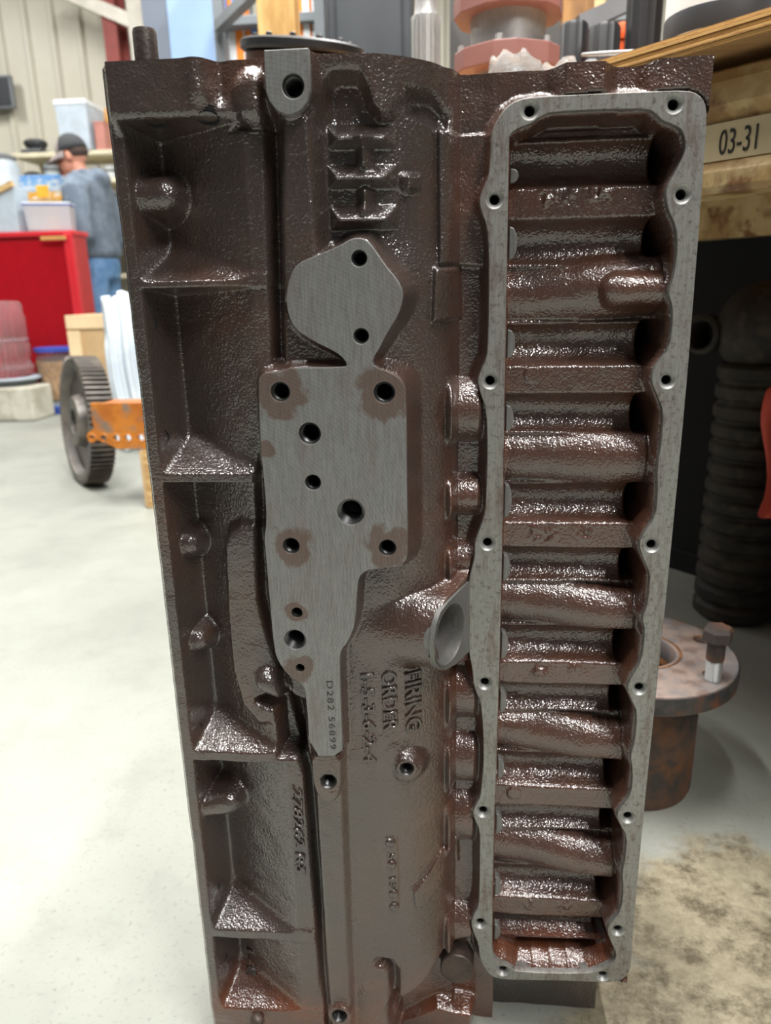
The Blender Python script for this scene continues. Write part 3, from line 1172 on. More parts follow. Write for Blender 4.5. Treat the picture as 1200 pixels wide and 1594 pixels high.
MB().lathe([(rbore * 1.06, 0.0016), (rbore * 1.0, 0.0016), (rbore * 0.985, -0.001), (rbore * 0.97, -0.045), (0.001, -0.045)], 40, o0, nrm, False, False).build('bore_liner', M_BORE, bf, True, 40)

# core plug and dowel pin
M_PLUG = two_tone('plug_steel', srgb(62, 52, 47), srgb(84, 70, 62), 40, rough=0.45, metal=0.3)
cp = P(711, 1508, 0.006)
MB().lathe([(0.0158, -0.018), (0.0158, 0.0), (0.0148, 0.0012), (0.0001, 0.0016)], 36, (cp[0], -0.006, cp[1]), (-0.05, -1, 0.10), True, False).build('core_plug', M_PLUG, block, True, 35)
dpx = (P(224, 90, 0.035)[0])
rd = (P(243, 70, 0.035)[0] - P(207, 70, 0.035)[0]) / 2
ht = P(224, 42, 0.035)[1]
MB().lathe([(rd, -0.01), (rd, ht - 0.84 - 0.002), (rd * 0.93, ht - 0.84), (0.0001, ht - 0.84)], 28, (dpx, -0.030, 0.84), (0, 0, 1), True, False).build('dowel_pin', M_PLUG, block, True, 35)


# lettering: text outlines draped on the casting
def lettering(name, text, p0, p1, size, wo, raise_, mat, parent, flat=None, depth=0.0022, spacing=1.0, shear=0.0):
    """text runs from photo point p0 to p1 (downwards), letter tops to the right"""
    fc = bpy.data.curves.new('txt', 'FONT')
    fc.body = text
    fc.size = 1.0
    fc.extrude = 0.02
    fc.bevel_depth = 0.035 if flat is None else 0.0
    fc.bevel_resolution = 1
    fc.space_character = spacing
    fc.resolution_u = 3
    fc.shear = shear
    tmp = bpy.data.objects.new('tmp', fc)
    COL.objects.link(tmp)
    me = bpy.data.meshes.new_from_object(tmp.evaluated_get(bpy.context.evaluated_depsgraph_get()))
    bpy.data.objects.remove(tmp, do_unlink=True)
    n = len(me.vertices)
    co = np.empty(n * 3)
    me.vertices.foreach_get('co', co)
    co = co.reshape(-1, 3)
    (au, az), (bu_, bz_) = P(p0[0], p0[1], wo), P(p1[0], p1[1], wo)
    run = np.array([bu_ - au, bz_ - az])
    L = np.hypot(*run)
    run = run / L
    up = np.array([-run[1], run[0]])
    x0, x1 = co[:, 0].min(), co[:, 0].max()
    s = L / (x1 - x0)
    hgt = size / 0.72
    uu = au + run[0] * (co[:, 0] - x0) * s + up[0] * co[:, 1] * hgt
    zz = az + run[1] * (co[:, 0] - x0) * s + up[1] * co[:, 1] * hgt
    hs = hsample(uu, zz) if flat is None else np.full(n, flat)
    zn = (co[:, 2] - co[:, 2].min()) / max(1e-6, co[:, 2].max() - co[:, 2].min())
    zn = np.clip((zn - 0.5) * 2, 0, 1) if flat is None else zn
    ww = hs + raise_ - depth * (1 - zn)
    me.vertices.foreach_set('co', np.stack([uu, -ww, zz], -1).ravel())
    me.name = name
    me.materials.clear()
    me.materials.append(mat)
    me.update()
    bm = bmesh.new()
    bm.from_mesh(me)
    bmesh.ops.recalc_face_normals(bm, faces=bm.faces)
    bm.to_mesh(me)
    bm.free()
    o = bpy.data.objects.new(name, me)
    COL.objects.link(o)
    finish(o, parent)
    return o


M_STAMP = simple('stamped_mark', srgb(70, 66, 62), 0.5, 0.4)
for (txt, a, b, sz, sh) in (('FIRING', (632, 1046), (634, 1138), 0.0120, 0), ('ORDER', (595, 1044), (598, 1138), 0.0115, 0),
                            ('1-5-3-6-2-4', (562, 1048), (567, 1186), 0.0105, 0), ('278262 R5', (455, 1222), (462, 1358), 0.0085, 0.2),
                            ('L1', (384, 1473), (387, 1504), 0.0100, 0)):
    wv_ = hit((a[0] + b[0]) / 2, (a[1] + b[1]) / 2)[2]
    lettering('cast_lettering', txt, a, b, sz, wv_, 0.0022, M_CAST, casting, depth=0.0032, shear=sh)
lettering('stamped_serial', 'D282 56899', (508, 1060), (514, 1166), 0.0052, PW, 0.00025, M_STAMP, pad, flat=PW, depth=0.0004, spacing=1.2)
lettering('date_code', '5', (604, 1329), (604, 1338), 0.0055, 0.036, 0.0014, M_CAST, casting, depth=0.0022)
lettering('date_code', '15', (606, 1366), (607, 1386), 0.0055, 0.036, 0.0014, M_CAST, casting, depth=0.0022)
for (x, y) in ((607, 1314), (609, 1348), (612, 1393), (613, 1413)):
    u, z = P(x, y, 0.037)
    wv_ = float(hsample(u, z))
    s = MB().lathe([(0.0046, -0.002), (0.0044, 0.0012), (0.003, 0.0022), (0.0001, 0.0026)], 14, (u, -wv_, z), (0, -1, 0), False, False).build('date_stud', M_CAST, casting, True, 60)
# narrow threaded plug holes seen edge-on in the pan-rail wall
for (x, y) in ((237, 502), (256, 681), (308, 1134), (336, 1383), (348, 1491)):
    u, z, wv_ = hit(x, y)
    threaded_hole(0, 0, 0.0045, 0, casting, 0.008, 0.0006, (0.85, -0.5, 0.0), (u, -wv_ - 0.0005, z), M_BLACK)  # walls coloured black in place of the shade inside the holes

# ------------------------------------------------------------------ shelf unit behind the man
YS = 5.75
sh = thing('storage_shelf', 'cream painted open shelf against the metal wall behind the man', 'shelf', at(120, 500, YS).xy.to_3d())
xa, xb = at(20, 240, YS).x, at(330, 240, YS).x
for yb_ in (237, 281, 325, 368, 430):
    zc = at(175, yb_, YS).z
    MB().box(((xa + xb) / 2, YS + 0.2, zc), (xb - xa, 0.45, 0.035)).build('shelf_board', M_CREAMB, sh, bevel=0.004)
zt = at(175, 237, YS).z
for xx in (xa + 0.03, xb - 0.03):
    MB().box((xx, YS + 0.40, zt / 2), (0.05, 0.04, zt)).build('shelf_post', M_CREAMB, sh)
ztop_ = zt + 0.0175


def tub(name, label, cat, x0, x1, ytop, Y, zbase, mat, lid=None, group=None, taper=0.9, dep=0.3, rot=0.0, fill=None):
    """open plastic tub with rim, tapering to the bottom; lid optional"""
    a, b = at(x0, ytop, Y), at(x1, ytop, Y)
    cx, zt = (a.x + b.x) / 2, a.z
    wd = (b.x - a.x)
    t_ = thing(name, label, cat, (cx, Y, zbase), rot, group)
    R_ = yaw(rot)
    o = Vector((cx, Y, zbase))
    h = zt - zbase

    def q(w_, d_, z_):
        return [o + R_ @ Vector((sx * w_ / 2, sy * d_ / 2, z_)) for sx, sy in ((-1, -1), (1, -1), (1, 1), (-1, 1))]
    MB().hexa(q(wd * taper, dep * taper, 0.0), q(wd * 0.97, dep * 0.97, h * 0.93)).build('body', mat, t_, bevel=0.01)
    MB().hexa(q(wd, dep, h * 0.90), q(wd, dep, h * 0.95)).build('rim', lid or mat, t_, bevel=0.006)
    if lid:
        MB().hexa(q(wd * 1.01, dep * 1.01, h * 0.95), q(wd * 0.97, dep * 0.97, h)).build('lid', lid if fill is None else fill, t_, bevel=0.008)
    return t_


tub('storage_bin', 'pale grey plastic bin with white lid on the top shelf board', 'bin', 98, 148, 163, YS + 0.12, ztop_, M_GREYPL, M_WHITEPL, dep=0.34)
p0 = at(164, 215, YS + 0.1)
b_ = thing('card_box', 'dusty pink box beside the grey bin on the shelf', 'box', (p0.x, YS + 0.1, ztop_))
MB().box((p0.x, YS + 0.1, ztop_ + 0.10), (0.085, 0.2, 0.20)).build('body', M_PINK, b_, bevel=0.006)
MB().box((p0.x, YS + 0.1, ztop_ + 0.205), (0.09, 0.205, 0.012)).build('flap', M_PINK, b_)
p0 = at(172, 195, YS + 0.36)
b_ = thing('plywood_offcut', 'orange wooden board standing upright on the top shelf', 'board', (p0.x, YS + 0.36, ztop_))
MB().box((p0.x, YS + 0.36, ztop_ + 0.19), (0.12, 0.03, 0.38)).build('board', M_ORWOOD, b_, bevel=0.004)
MB().box((p0.x - 0.07, YS + 0.36, ztop_ + 0.19), (0.02, 0.04, 0.38)).build('edge_strip', M_CARD, b_, bevel=0.003)


def dish(name, label, cat, x, y, Y, rpx, hpx, zb, mat, mat2, group=None):
    """rounded pan or lid with a rim and a knob"""
    s_ = scale_at(x, y, Y)
    p = at(x, y, Y)
    t_ = thing(name, label, cat, (p.x, Y, zb), 0, group)
    r, h = rpx * s_, hpx * s_
    MB().lathe([(r * .55, 0), (r * .9, h * .25), (r, h * .6), (r * .97, h * .8), (r * .6, h * .97), (r * .1, h)], 24, (p.x, Y, zb)).build('body', mat, t_, True, 50)
    MB().lathe([(r * 1.03, h * .5), (r * 1.06, h * .58), (r * 1.03, h * .66)], 24, (p.x, Y, zb), cap0=False, cap1=False).build('rim', mat2, t_, True)
    return t_


dish('black_pan', 'round black rubber dish on the shelf left of the cap', 'dish', 54, 214, YS + 0.1, 17, 16, ztop_ + 0.035, M_DARKGOO, M_DARKGOO)
b_ = thing('folded_cloth', 'flat dark folded cloth under the black dish', 'cloth', (at(56, 230, YS).x, YS + 0.1, ztop_))
MB().box((at(56, 230, YS + .1).x, YS + 0.1, ztop_ + 0.016), (0.17, 0.2, 0.028)).build('fold', M_DARKGOO, b_, bevel=0.01)
MB().box((at(58, 230, YS + .1).x, YS + 0.1, ztop_ + 0.032), (0.15, 0.18, 0.006)).build('top_layer', M_GREYM, b_, bevel=0.003)
z2 = at(175, 281, YS).z + 0.0175
for i, (xx, rr, hh_, mt, lb) in enumerate(((51, 13, 16, M_DARKGOO, 'dark round tin on the second shelf'), (81, 12, 30, M_GREYPL, 'pale grey round tin on the second shelf'),
                                          (172, 9, 22, M_WHITEPL, 'white tin on the second shelf close to the engine block'))):
    dish('round_tin', lb, 'tin', xx, 270, YS + 0.1, rr, hh_, z2, mt, M_GREYM)
z3 = at(175, 325, YS).z + 0.0175
z4 = at(175, 368, YS).z + 0.0175
dish('round_tin', 'dark tin on the third shelf right of the man', 'tin', 178, 315, YS + 0.1, 9, 22, z3, M_DARKGOO, M_GREYM)
dish('round_tin', 'dark low tin on the fourth shelf right of the man', 'tin', 181, 355, YS + 0.1, 9, 20, z4, M_DARKGOO, M_GREYM)
# dark monitor fixed on the wall at the frame edge
x0, x1, z0, z1 = span(-40, 113, 11, 166, 6.3)
b_ = thing('wall_monitor', 'dark grey flat screen on the metal wall at the left edge', 'screen', ((x0 + x1) / 2, 6.42, z0))
MB().box(((x0 + x1) / 2, 6.40, (z0 + z1) / 2), (x1 - x0, 0.05, z1 - z0)).build('frame', M_GREYM, b_, bevel=0.008)
MB().box(((x0 + x1) / 2, 6.372, (z0 + z1) / 2), (x1 - x0 - .04, 0.006, z1 - z0 - .04)).build('screen', M_DARKGOO, b_)
MB().box(((x0 + x1) / 2, 6.45, (z0 + z1) / 2), (0.1, 0.10, 0.1)).build('bracket', M_GREYM, b_)
# white canister behind the tool chest
p0 = at(10, 300, 5.55)
zt_c = at(10, 250, 5.55).z
b_ = thing('white_canister', 'tall white canister with grey lid at the left edge', 'canister', (p0.x, 5.55, 0))
MB().lathe([(0.11, 0), (0.125, 0.02), (0.125, zt_c - 0.05), (0.10, zt_c)], 28, (p0.x, 5.55, 0)).build('body', M_GREYPL, b_, True, 50)
MB().lathe([(0.105, zt_c), (0.108, zt_c + 0.03), (0.05, zt_c + 0.05)], 28, (p0.x, 5.55, 0)).build('lid', M_GREYM, b_, True, 50)

# printed carton in front of the man
x0, x1, z0, z1 = span(43, 272, 106, 312, 4.95)
m, nt, b = newmat('printed_carton')
v = coords(nt, 1.0, 'Generated')
sp = nt.nodes.new('ShaderNodeSeparateXYZ')
nt.links.new(v, sp.inputs[0])
c = ramp(nt, sp.outputs[2], [(0.0, srgb(196, 150, 70)), (0.32, srgb(206, 160, 60)), (0.40, srgb(150, 190, 225)), (1.0, srgb(92, 150, 215))])
nn = noise(nt, v, 5, 3)
c = mixc(nt, ramp(nt, nn, [(0.50, 0.0), (0.58, 0.8)]), c, srgb(214, 222, 226))
nt.links.new(c, b.inputs['Base Color'])
b.inputs['Roughness'].default_value = 0.5
# work table under carton and beside the man (hidden behind the chest)
zc_ = z0
x0, x1 = x0 - .06, x1 - .06
tbl = thing('work_table', 'low work table behind the red tool chest', 'table', ((x0 + x1) / 2 - .2, 5.1, 0))
MB().box(((x0 + x1) / 2 - 0.28, 5.1, zc_ - 0.02), (0.85, 0.5, 0.04)).build('table_top', M_WOOD, tbl, bevel=0.004)
for sx in (-1, 1):
    for sy in (-1, 1):
        MB().box(((x0 + x1) / 2 - 0.28 + sx * 0.38, 5.1 + sy * 0.2, (zc_ - .04) / 2), (0.05, 0.05, zc_ - .04)).build('leg', M_WOOD, tbl)
b_ = thing('printed_carton', 'blue and yellow printed carton in front of the man', 'carton', ((x0 + x1) / 2, 5.0, z0))
MB().box(((x0 + x1) / 2, 5.03, (z0 + z1) / 2), (x1 - x0, 0.16, z1 - z0)).build('body', MATS['printed_carton'], b_, bevel=0.004)
MB().box(((x0 + x1) / 2 + 0.02, 4.945, z0 + 0.06), (0.09, 0.012, 0.08)).build('flap', simple('yellow_print', srgb(222, 176, 60), 0.5), b_, bevel=0.003)

# ------------------------------------------------------------------ red tool chest with things on it
YC = 4.1
x1c = at(124, 450, YC).x
x0c = x1c - 0.95
zc1 = at(60, 360, YC).z
ch_ = thing('tool_chest', 'red ribbed metal tool chest in front of the man', 'tool chest', ((x0c + x1c) / 2, YC + 0.10, 0))
MB().box(((x0c + x1c) / 2, YC + 0.10, zc1 / 2), (x1c - x0c, 0.15, zc1 - 0.02)).build('body', M_RED, ch_, bevel=0.006)
mbr = MB()
nrib = 44
vs_, fs_ = [], []
for i in range(nrib * 4 + 1):
    xx = x0c + 0.02 + (x1c - x0c - 0.09) * i / (nrib * 4)
    yy = YC + 0.022 - (0.016 if i % 4 in (1, 2) else 0.0)
    vs_ += [(xx, yy, 0.06), (xx, yy, zc1 - 0.06)]
for i in range(nrib * 4):
    fs_.append((2 * i, 2 * i + 2, 2 * i + 3, 2 * i + 1))
mbr.add(vs_, fs_).build('ribbed_front', M_RED, ch_)
MB().box((x1c - 0.03, YC + 0.01, zc1 / 2), (0.06, 0.05, zc1 - 0.03)).build('corner_post', M_RED2, ch_, bevel=0.008)
MB().box(((x0c + x1c) / 2, YC + 0.095, zc1 - 0.015), (x1c - x0c + 0.02, 0.20, 0.03)).build('top_panel', M_RED2, ch_, bevel=0.006)
MB().box((x1c - 0.11, YC - 0.03, zc1 - 0.045), (0.16, 0.015, 0.022)).build('handle', M_ORWOOD, ch_, bevel=0.003)

m, nt, b = newmat('frosted_clear_plastic')
b.inputs['Base Color'].default_value = (0.86, 0.84, 0.88, 1)
b.inputs['Roughness'].default_value = 0.25
b.inputs['Transmission Weight'].default_value = 0.55
b.inputs['IOR'].default_value = 1.2
M_FROST = m
p0 = at(77, 345, YC + 0.2)
tubx = tub('lidded_tub', 'clear plastic food tub with blue rimmed lid on the red chest', 'tub', 42, 110, 318, YC + 0.10, zc1 + 0.001, M_FROST, M_BLUEPL, dep=0.16, rot=0.25, fill=M_WHITEPL)
# sloping parts box with a pine edge at the left
x0, x1, z0, z1 = span(-40, 287, 36, 360, YC + 0.1)
b_ = thing('sloped_desk_box', 'grey sloping box with a pine edge on the red chest', 'box', ((x0 + x1) / 2, YC + 0.1, zc1 + 0.001))
zb_ = zc1 + 0.001
MB().hexa([(x0, YC + .02, zb_), (x1, YC + .02, zb_), (x1, YC + .18, zb_), (x0, YC + .18, zb_)],
          [(x0, YC + .02, at(0, 322, YC + .2).z - .04), (x1, YC + .02, z1 - 0.02), (x1, YC + .18, z1 - .02), (x0, YC + .18, at(0, 322, YC + .2).z - .04)]).build('body', M_GREYPL, b_, bevel=0.004)
pa, pb = Vector((x0 - .02, YC + .012, at(0, 322, YC + .2).z - .03)), Vector((x1 + .005, YC + .012, z1 - .01))
MB().tube([pa, pb], 0.022, 4).build('pine_edge', M_WOOD, b_)

# ------------------------------------------------------------------ the man in profile
YM = 4.72
PX = at(150, 395, YM).x


def man_pt(f, s, z):
    return Vector((PX - f, YM - s, z))


def ellipsoid(mb, c, r, rot=None, n=14, m_=9):
    vs = [Vector((0, 0, -1))]
    for j in range(1, m_):
        ph = -PI / 2 + PI * j / m_
        for i in range(n):
            th = 2 * PI * i / n
            vs.append(Vector((math.cos(ph) * math.cos(th), math.cos(ph) * math.sin(th), math.sin(ph))))
    vs.append(Vector((0, 0, 1)))
    out = []
    for p in vs:
        q = Vector((p.x * r[0], p.y * r[1], p.z * r[2]))
        if rot is not None:
            q = rot @ q
        out.append(Vector(c) + q)
    fs = [(0, 1 + (i + 1) % n, 1 + i) for i in range(n)]
    for j in range(m_ - 2):
        for i in range(n):
            a = 1 + j * n + i
            b2 = 1 + j * n + (i + 1) % n
            fs.append((a, b2, b2 + n, a + n))
    top = len(vs) - 1
    fs += [(top, 1 + (m_ - 2) * n + i, 1 + (m_ - 2) * n + (i + 1) % n) for i in range(n)]
    mb.add(out, fs)
    return mb


def fuse(o, voxel, smooth_it=6):
    md = o.modifiers.new('fuse', 'REMESH')
    md.mode = 'VOXEL'
    md.voxel_size = voxel
    md.use_smooth_shade = True
    if smooth_it:
        sm_ = o.modifiers.new('soft', 'SMOOTH')
        sm_.factor = 0.5
        sm_.iterations = smooth_it
    return o


def loft(mb, secs, n=20):
    """secs: (z, f0, s0, rf, rs)"""
    vs, fs = [], []
    for (z, f0, s0, rf, rs_) in secs:
        for i in range(n):
            t_ = 2 * PI * i / n
            vs.append(man_pt(f0 + rf * math.cos(t_), s0 + rs_ * math.sin(t_), z))
    for j in range(len(secs) - 1):
        for i in range(n):
            k = (i + 1) % n
            fs.append((j * n + i, j * n + k, (j + 1) * n + k, (j + 1) * n + i))
    fs.append(tuple(range(n)))
    fs.append(tuple(range((len(secs) - 1) * n, len(secs) * n)))
    return mb.add(vs, fs)


M_SKIN = simple('skin', srgb(206, 142, 118), 0.5, var=0.06)
M_HOOD = two_tone('heather_grey_fleece', srgb(96, 108, 122), srgb(116, 128, 142), 14, rough=0.9, bumps=0.3)
M_JEAN = two_tone('faded_denim', srgb(88, 128, 172), srgb(112, 150, 190), 10, rough=0.85, bumps=0.2)
M_CAPD = simple('charcoal_cap', srgb(58, 60, 62), 0.85)
M_CAPL = simple('taupe_cap', srgb(150, 140, 138), 0.85)
M_BOOT = simple('brown_boot', srgb(74, 54, 40), 0.6)
per = thing('person', 'man in profile wearing grey hooded sweatshirt, jeans and a cap', 'person', (PX, YM, 0))
hrot = Matrix.Rotation(math.radians(-14), 3, 'Y')         # head bowed forward (towards -x)
HC = man_pt(0.085, 0, 1.625)


def hp_(f, s, z):
    return HC + hrot @ Vector((-f, -s, z))


mb = MB()
ellipsoid(mb, hp_(-0.01, 0, 0.02), (0.098, 0.076, 0.105), hrot)                 # skull
ellipsoid(mb, hp_(0.035, 0, -0.055), (0.062, 0.058, 0.075), hrot)              # jaw
ellipsoid(mb, hp_(0.082, 0, -0.108), (0.022, 0.024, 0.020), hrot)              # chin
mb.tube([hp_(0.088, 0, 0.005), hp_(0.112, 0, -0.035), hp_(0.092, 0, -0.048)], [0.010, 0.016, 0.012], 8)   # nose
ellipsoid(mb, hp_(0.090, 0, -0.072), (0.014, 0.024, 0.009), hrot)              # lips
ellipsoid(mb, hp_(0.082, 0, 0.018), (0.016, 0.055, 0.012), hrot)               # brow
for sd in (-1, 1):
    ellipsoid(mb, hp_(-0.005, sd * 0.078, -0.02), (0.020, 0.010, 0.032), hrot)     # ears
mb.tube([man_pt(0.0, 0, 1.36), man_pt(0.02, 0, 1.45), man_pt(0.065, 0, 1.56)], [0.085, 0.062, 0.056], 14)
loft(mb, [(0.86, 0, 0, .11, .15), (1.0, 0, 0, .12, .155), (1.2, .01, 0, .125, .165), (1.36, 0, 0, .11, .17), (1.44, 0, 0, .07, .12)])
for sd in (-1, 1):
    sh_, el, wr = man_pt(0, sd * .185, 1.41), man_pt(-0.03, sd * .235, 1.10), man_pt(0.20, sd * .16, 1.01)
    mb.tube([sh_, el, wr], [0.05, 0.042, 0.028], 10)
    ha = man_pt(0.285, sd * .13, 0.985)
    ellipsoid(mb, (wr + ha) / 2, (0.055, 0.038, 0.018))
    for k, (ln, sp_) in enumerate(((0.062, -.030), (0.074, -.010), (0.068, .010), (0.054, .028))):
        b0 = ha + Vector((0.02, sp_, 0.0))
        mb.tube([b0, b0 + Vector((-ln * .55, 0, -0.004)), b0 + Vector((-ln * .9, 0, -0.026))], [0.0095, 0.009, 0.0075], 8)
    t0 = wr + Vector((-0.03, -sd * -0.03, 0.0))
    mb.tube([t0, t0 + Vector((-0.03, sd * 0.035, 0.0)), t0 + Vector((-0.06, sd * 0.045, -0.012))], [0.011, 0.010, 0.0085], 8)
    mb.tube([man_pt(0, sd * .09, 0.88), man_pt(0.02, sd * .10, 0.50), man_pt(-0.02, sd * .10, 0.10)], [0.085, 0.058, 0.042], 12)
    mb.tube([man_pt(-0.05, sd * .10, 0.055), man_pt(0.04, sd * .105, 0.05), man_pt(0.15, sd * .11, 0.04)], [0.045, 0.045, 0.034], 10)
fuse(mb.build('body', M_SKIN, per, True), 0.0075, 3)
mb = MB()
loft(mb, [(0.955, 0.0, 0, .145, .190), (0.985, 0.0, 0, .168, .205), (1.08, .010, 0, .172, .210), (1.22, .014, 0, .165, .212), (1.35, .006, 0, .15, .222),
          (1.44, -.006, 0, .125, .205), (1.495, .004, 0, .092, .125), (1.52, .016, 0, .080, .088)])
for sd in (-1, 1):
    mb.tube([man_pt(-.005, sd * .15, 1.43), man_pt(-.01, sd * .215, 1.37), man_pt(-.035, sd * .250, 1.22), man_pt(-.045, sd * .255, 1.09),
             man_pt(.00, sd * .245, 1.045), man_pt(.09, sd * .21, 1.03), man_pt(.20, sd * .165, 1.012)], [.085, .088, .080, .078, .074, .062, .046], 14)
ellipsoid(mb, man_pt(-0.085, 0, 1.465), (0.070, 0.120, 0.075))
mb.tube([man_pt(0.075, -.07, 1.46), man_pt(-.03, -.115, 1.49), man_pt(-.11, 0, 1.475), man_pt(-.03, .115, 1.49), man_pt(0.075, .07, 1.46)], 0.036, 10)
fuse(mb.build('hoodie', M_HOOD, per, True), 0.011, 5)
mb = MB()
loft(mb, [(1.0, -.005, 0, .135, .175), (0.9, -.005, 0, .14, .185), (0.82, -.005, 0, .13, .18)])
for sd in (-1, 1):
    mb.tube([man_pt(-.005, sd * .09, 0.90), man_pt(.005, sd * .095, 0.72), man_pt(.018, sd * .10, 0.50), man_pt(0, sd * .10, 0.28), man_pt(-.02, sd * .10, 0.085)],
            [.108, .100, .080, .072, .072], 14)
fuse(mb.build('jeans', M_JEAN, per, True), 0.011, 4)
for sd in (-1, 1):
    mb = MB()
    mb.tube([man_pt(-0.075, sd * .10, 0.05), man_pt(-.03, sd * .10, 0.06), man_pt(.06, sd * .105, 0.052), man_pt(.14, sd * .11, 0.044), man_pt(.185, sd * .112, 0.036)],
            [.035, .050, .048, .044, .026], 12)
    mb.tube([man_pt(-.03, sd * .10, 0.07), man_pt(-.02, sd * .10, 0.14)], [.052, .054], 12)
    fuse(mb.build('boot', M_BOOT, per, True), 0.009, 2)
# cap
cap = MB()
vs, fs = [], []
n_ = 24
for j in range(7):
    ph = (PI / 2) * j / 6
    for i in range(n_):
        th = 2 * PI * i / n_
        vs.append(hp_(-0.008 + 0.109 * math.cos(ph) * math.cos(th), 0.088 * math.cos(ph) * math.sin(th), 0.022 + 0.112 * math.sin(ph)))
for j in range(6):
    for i in range(n_):
        k = (i + 1) % n_
        fs.append((j * n_ + i, j * n_ + k, (j + 1) * n_ + k, (j + 1) * n_ + i))
front = [f for f in fs if all((vs[i] - HC).dot(hrot @ Vector((-1, 0, 0))) > 0.020 for i in f)]
rear = [f for f in fs if f not in front]
capo = MB().add(vs, rear).build('cap', M_CAPD, per, True)
capo.modifiers.new('thick', 'SOLIDIFY').thickness = 0.006
cf = MB().add(vs, front).build('front_panel', M_CAPL, capo, True)
cf.modifiers.new('thick', 'SOLIDIFY').thickness = 0.006
vs, fs = [], []
for j in range(5):
    for i in range(13):
        th = -PI / 2 * 0.86 + PI * 0.86 * i / 12
        r_ = 1 + 0.95 * j / 4 * math.cos(th) ** 0.7
        vs.append(hp_(-0.008 + 0.105 * r_ * math.cos(th), 0.086 * (1 + 0.06 * j / 4) * math.sin(th), 0.026 - 0.030 * (j / 4) - 0.02 * math.sin(th) ** 2 * j / 4))
for j in range(4):
    for i in range(12):
        fs.append((j * 13 + i, j * 13 + i + 1, (j + 1) * 13 + i + 1, (j + 1) * 13 + i))
br = MB().add(vs, fs).build('brim', M_CAPL, capo, True)
br.modifiers.new('thick', 'SOLIDIFY').thickness = 0.005
gl = MB()
for sd in (-1, 1):
    ring_ = [hp_(0.094 + 0.004 * math.cos(a_), sd * 0.036 + 0.026 * math.cos(a_), -0.008 + 0.019 * math.sin(a_)) for a_ in np.linspace(0, 2 * PI, 15)]
    gl.tube(ring_, 0.0025, 6)
    gl.tube([hp_(0.094, sd * 0.062, -0.004), hp_(0.03, sd * 0.080, -0.004), hp_(-0.01, sd * 0.082, -0.008)], 0.0025, 6)
gl.build('glasses', M_DARKGOO, per, True)
hair = MB()
ellipsoid(hair, hp_(-0.030, 0, 0.005), (0.086, 0.080, 0.058), hrot)
hair.build('hair', simple('dark_brown_hair', srgb(66, 50, 44), 0.8), per, True)

# pale machined bore edges at the cam side of the chamber
for (ya, yb) in ((262, 285), (352, 405), (512, 558), (630, 672), (752, 806), (862, 904), (982, 1026), (1074, 1108), (1180, 1212), (1266, 1298), (1364, 1394), (1438, 1462)):
    ym = (ya + yb) / 2
    xe = float(np.interp(ym, [170, 300, 517, 810, 1077, 1320, 1500], [792, 791, 787, 782, 776, 768, 766]))
    (ua, za), (ub, zb) = P(xe + 3, ya, -0.017), P(xe + 12, yb, -0.017)
    hgt = za - zb
    pts = [(ua, zb), (ua + 0.0035, zb + hgt * .06), (ua + 0.0055, zb + hgt * .25), (ua + 0.006, zb + hgt * .5), (ua + 0.0055, zb + hgt * .75), (ua + 0.0035, zb + hgt * .94), (ua, za)]
    MB().prism(pts, 0.016, 0.024).build('lifter_bore_edge', M_BORE, casting, bevel=0.0008)
# threaded holes in the roof of the top pocket, and a stud at the foot
for (x, y) in ((243, 189), (324, 184)):
    u, z, wv_ = hit(x, y)
    threaded_hole(0, 0, 0.0065, 0, casting, 0.008, 0.0006, (0, -0.35, -0.94), (u, -wv_, z - 0.0006), M_BLACK)  # black colour stands in for shade within these holes
u, z, wv_ = hit(402, 1590)
MB().lathe([(0.0048, -0.004)] + [q_ for k in range(7) for q_ in ((0.0056, 0.0016 * k), (0.0048, 0.0016 * k + .0008))] + [(0.001, 0.0115)], 18, (u, -wv_, z), (0, -0.5, 0.85), True, True).build('stud', M_PLUG, casting, True, 60)

# ================================================================== FLOOR CLUTTER ON THE LEFT
m, nt, b = newmat('clear_plastic')
b.inputs['Base Color'].default_value = (0.95, 0.95, 0.97, 1)
b.inputs['Roughness'].default_value = 0.08
b.inputs['Transmission Weight'].default_value = 0.92
b.inputs['IOR'].default_value = 1.12
M_CLEAR = m
M_CONC = two_tone('cream_concrete_block', srgb(200, 198, 184), srgb(176, 172, 156), 8, rough=0.9, bumps=0.3)
M_SNACK = two_tone('tan_pretzels', srgb(190, 150, 92), srgb(150, 104, 56), 40, 0.4, 0.6, rough=0.8, bumps=0.6)
M_TUBGREY = simple('slate_grey_tub', srgb(96, 104, 112), 0.5)

# cream block with a step
g0 = onfloor(33, 656)
YB = g0.y
x0, x1 = at(-30, 625, YB).x, at(50, 625, YB).x
zb1 = at(40, 604, YB).z
blk = thing('concrete_block', 'cream concrete block on the floor under the grey tub', 'block', ((x0 + x1) / 2, YB + .2, 0))
MB().box(((x0 + x1) / 2, YB + 0.12, zb1 / 2), (x1 - x0, 0.24, zb1)).build('body', M_CONC, blk, bevel=0.012)
for q in (0.25, 0.6):
    MB().box((x0 + (x1 - x0) * q, YB + 0.002, zb1 / 2), (0.035, 0.012, zb1 * .9)).build('rib', M_CONC, blk, bevel=0.006)
# grey tub on the block
p0 = at(14, 597, YB + 0.2)
st = scale_at(14, 597, YB + 0.2)
tb = thing('grey_tub', 'low slate grey round tub between the block and the clear jug', 'tub', (p0.x, YB + .2, zb1))
hT = at(14, 586, YB + .2).z - zb1
MB().lathe([(48 * st * .8, 0), (48 * st * .95, hT * .5), (48 * st, hT * .75)], 30, (p0.x, YB + .2, zb1)).build('body', M_TUBGREY, tb, True, 40)
MB().lathe([(48 * st, hT * .72), (50 * st, hT * .8), (50 * st, hT * .95), (46 * st, hT)], 30, (p0.x, YB + .2, zb1)).build('rim', M_GREYPL, tb, True, 40)
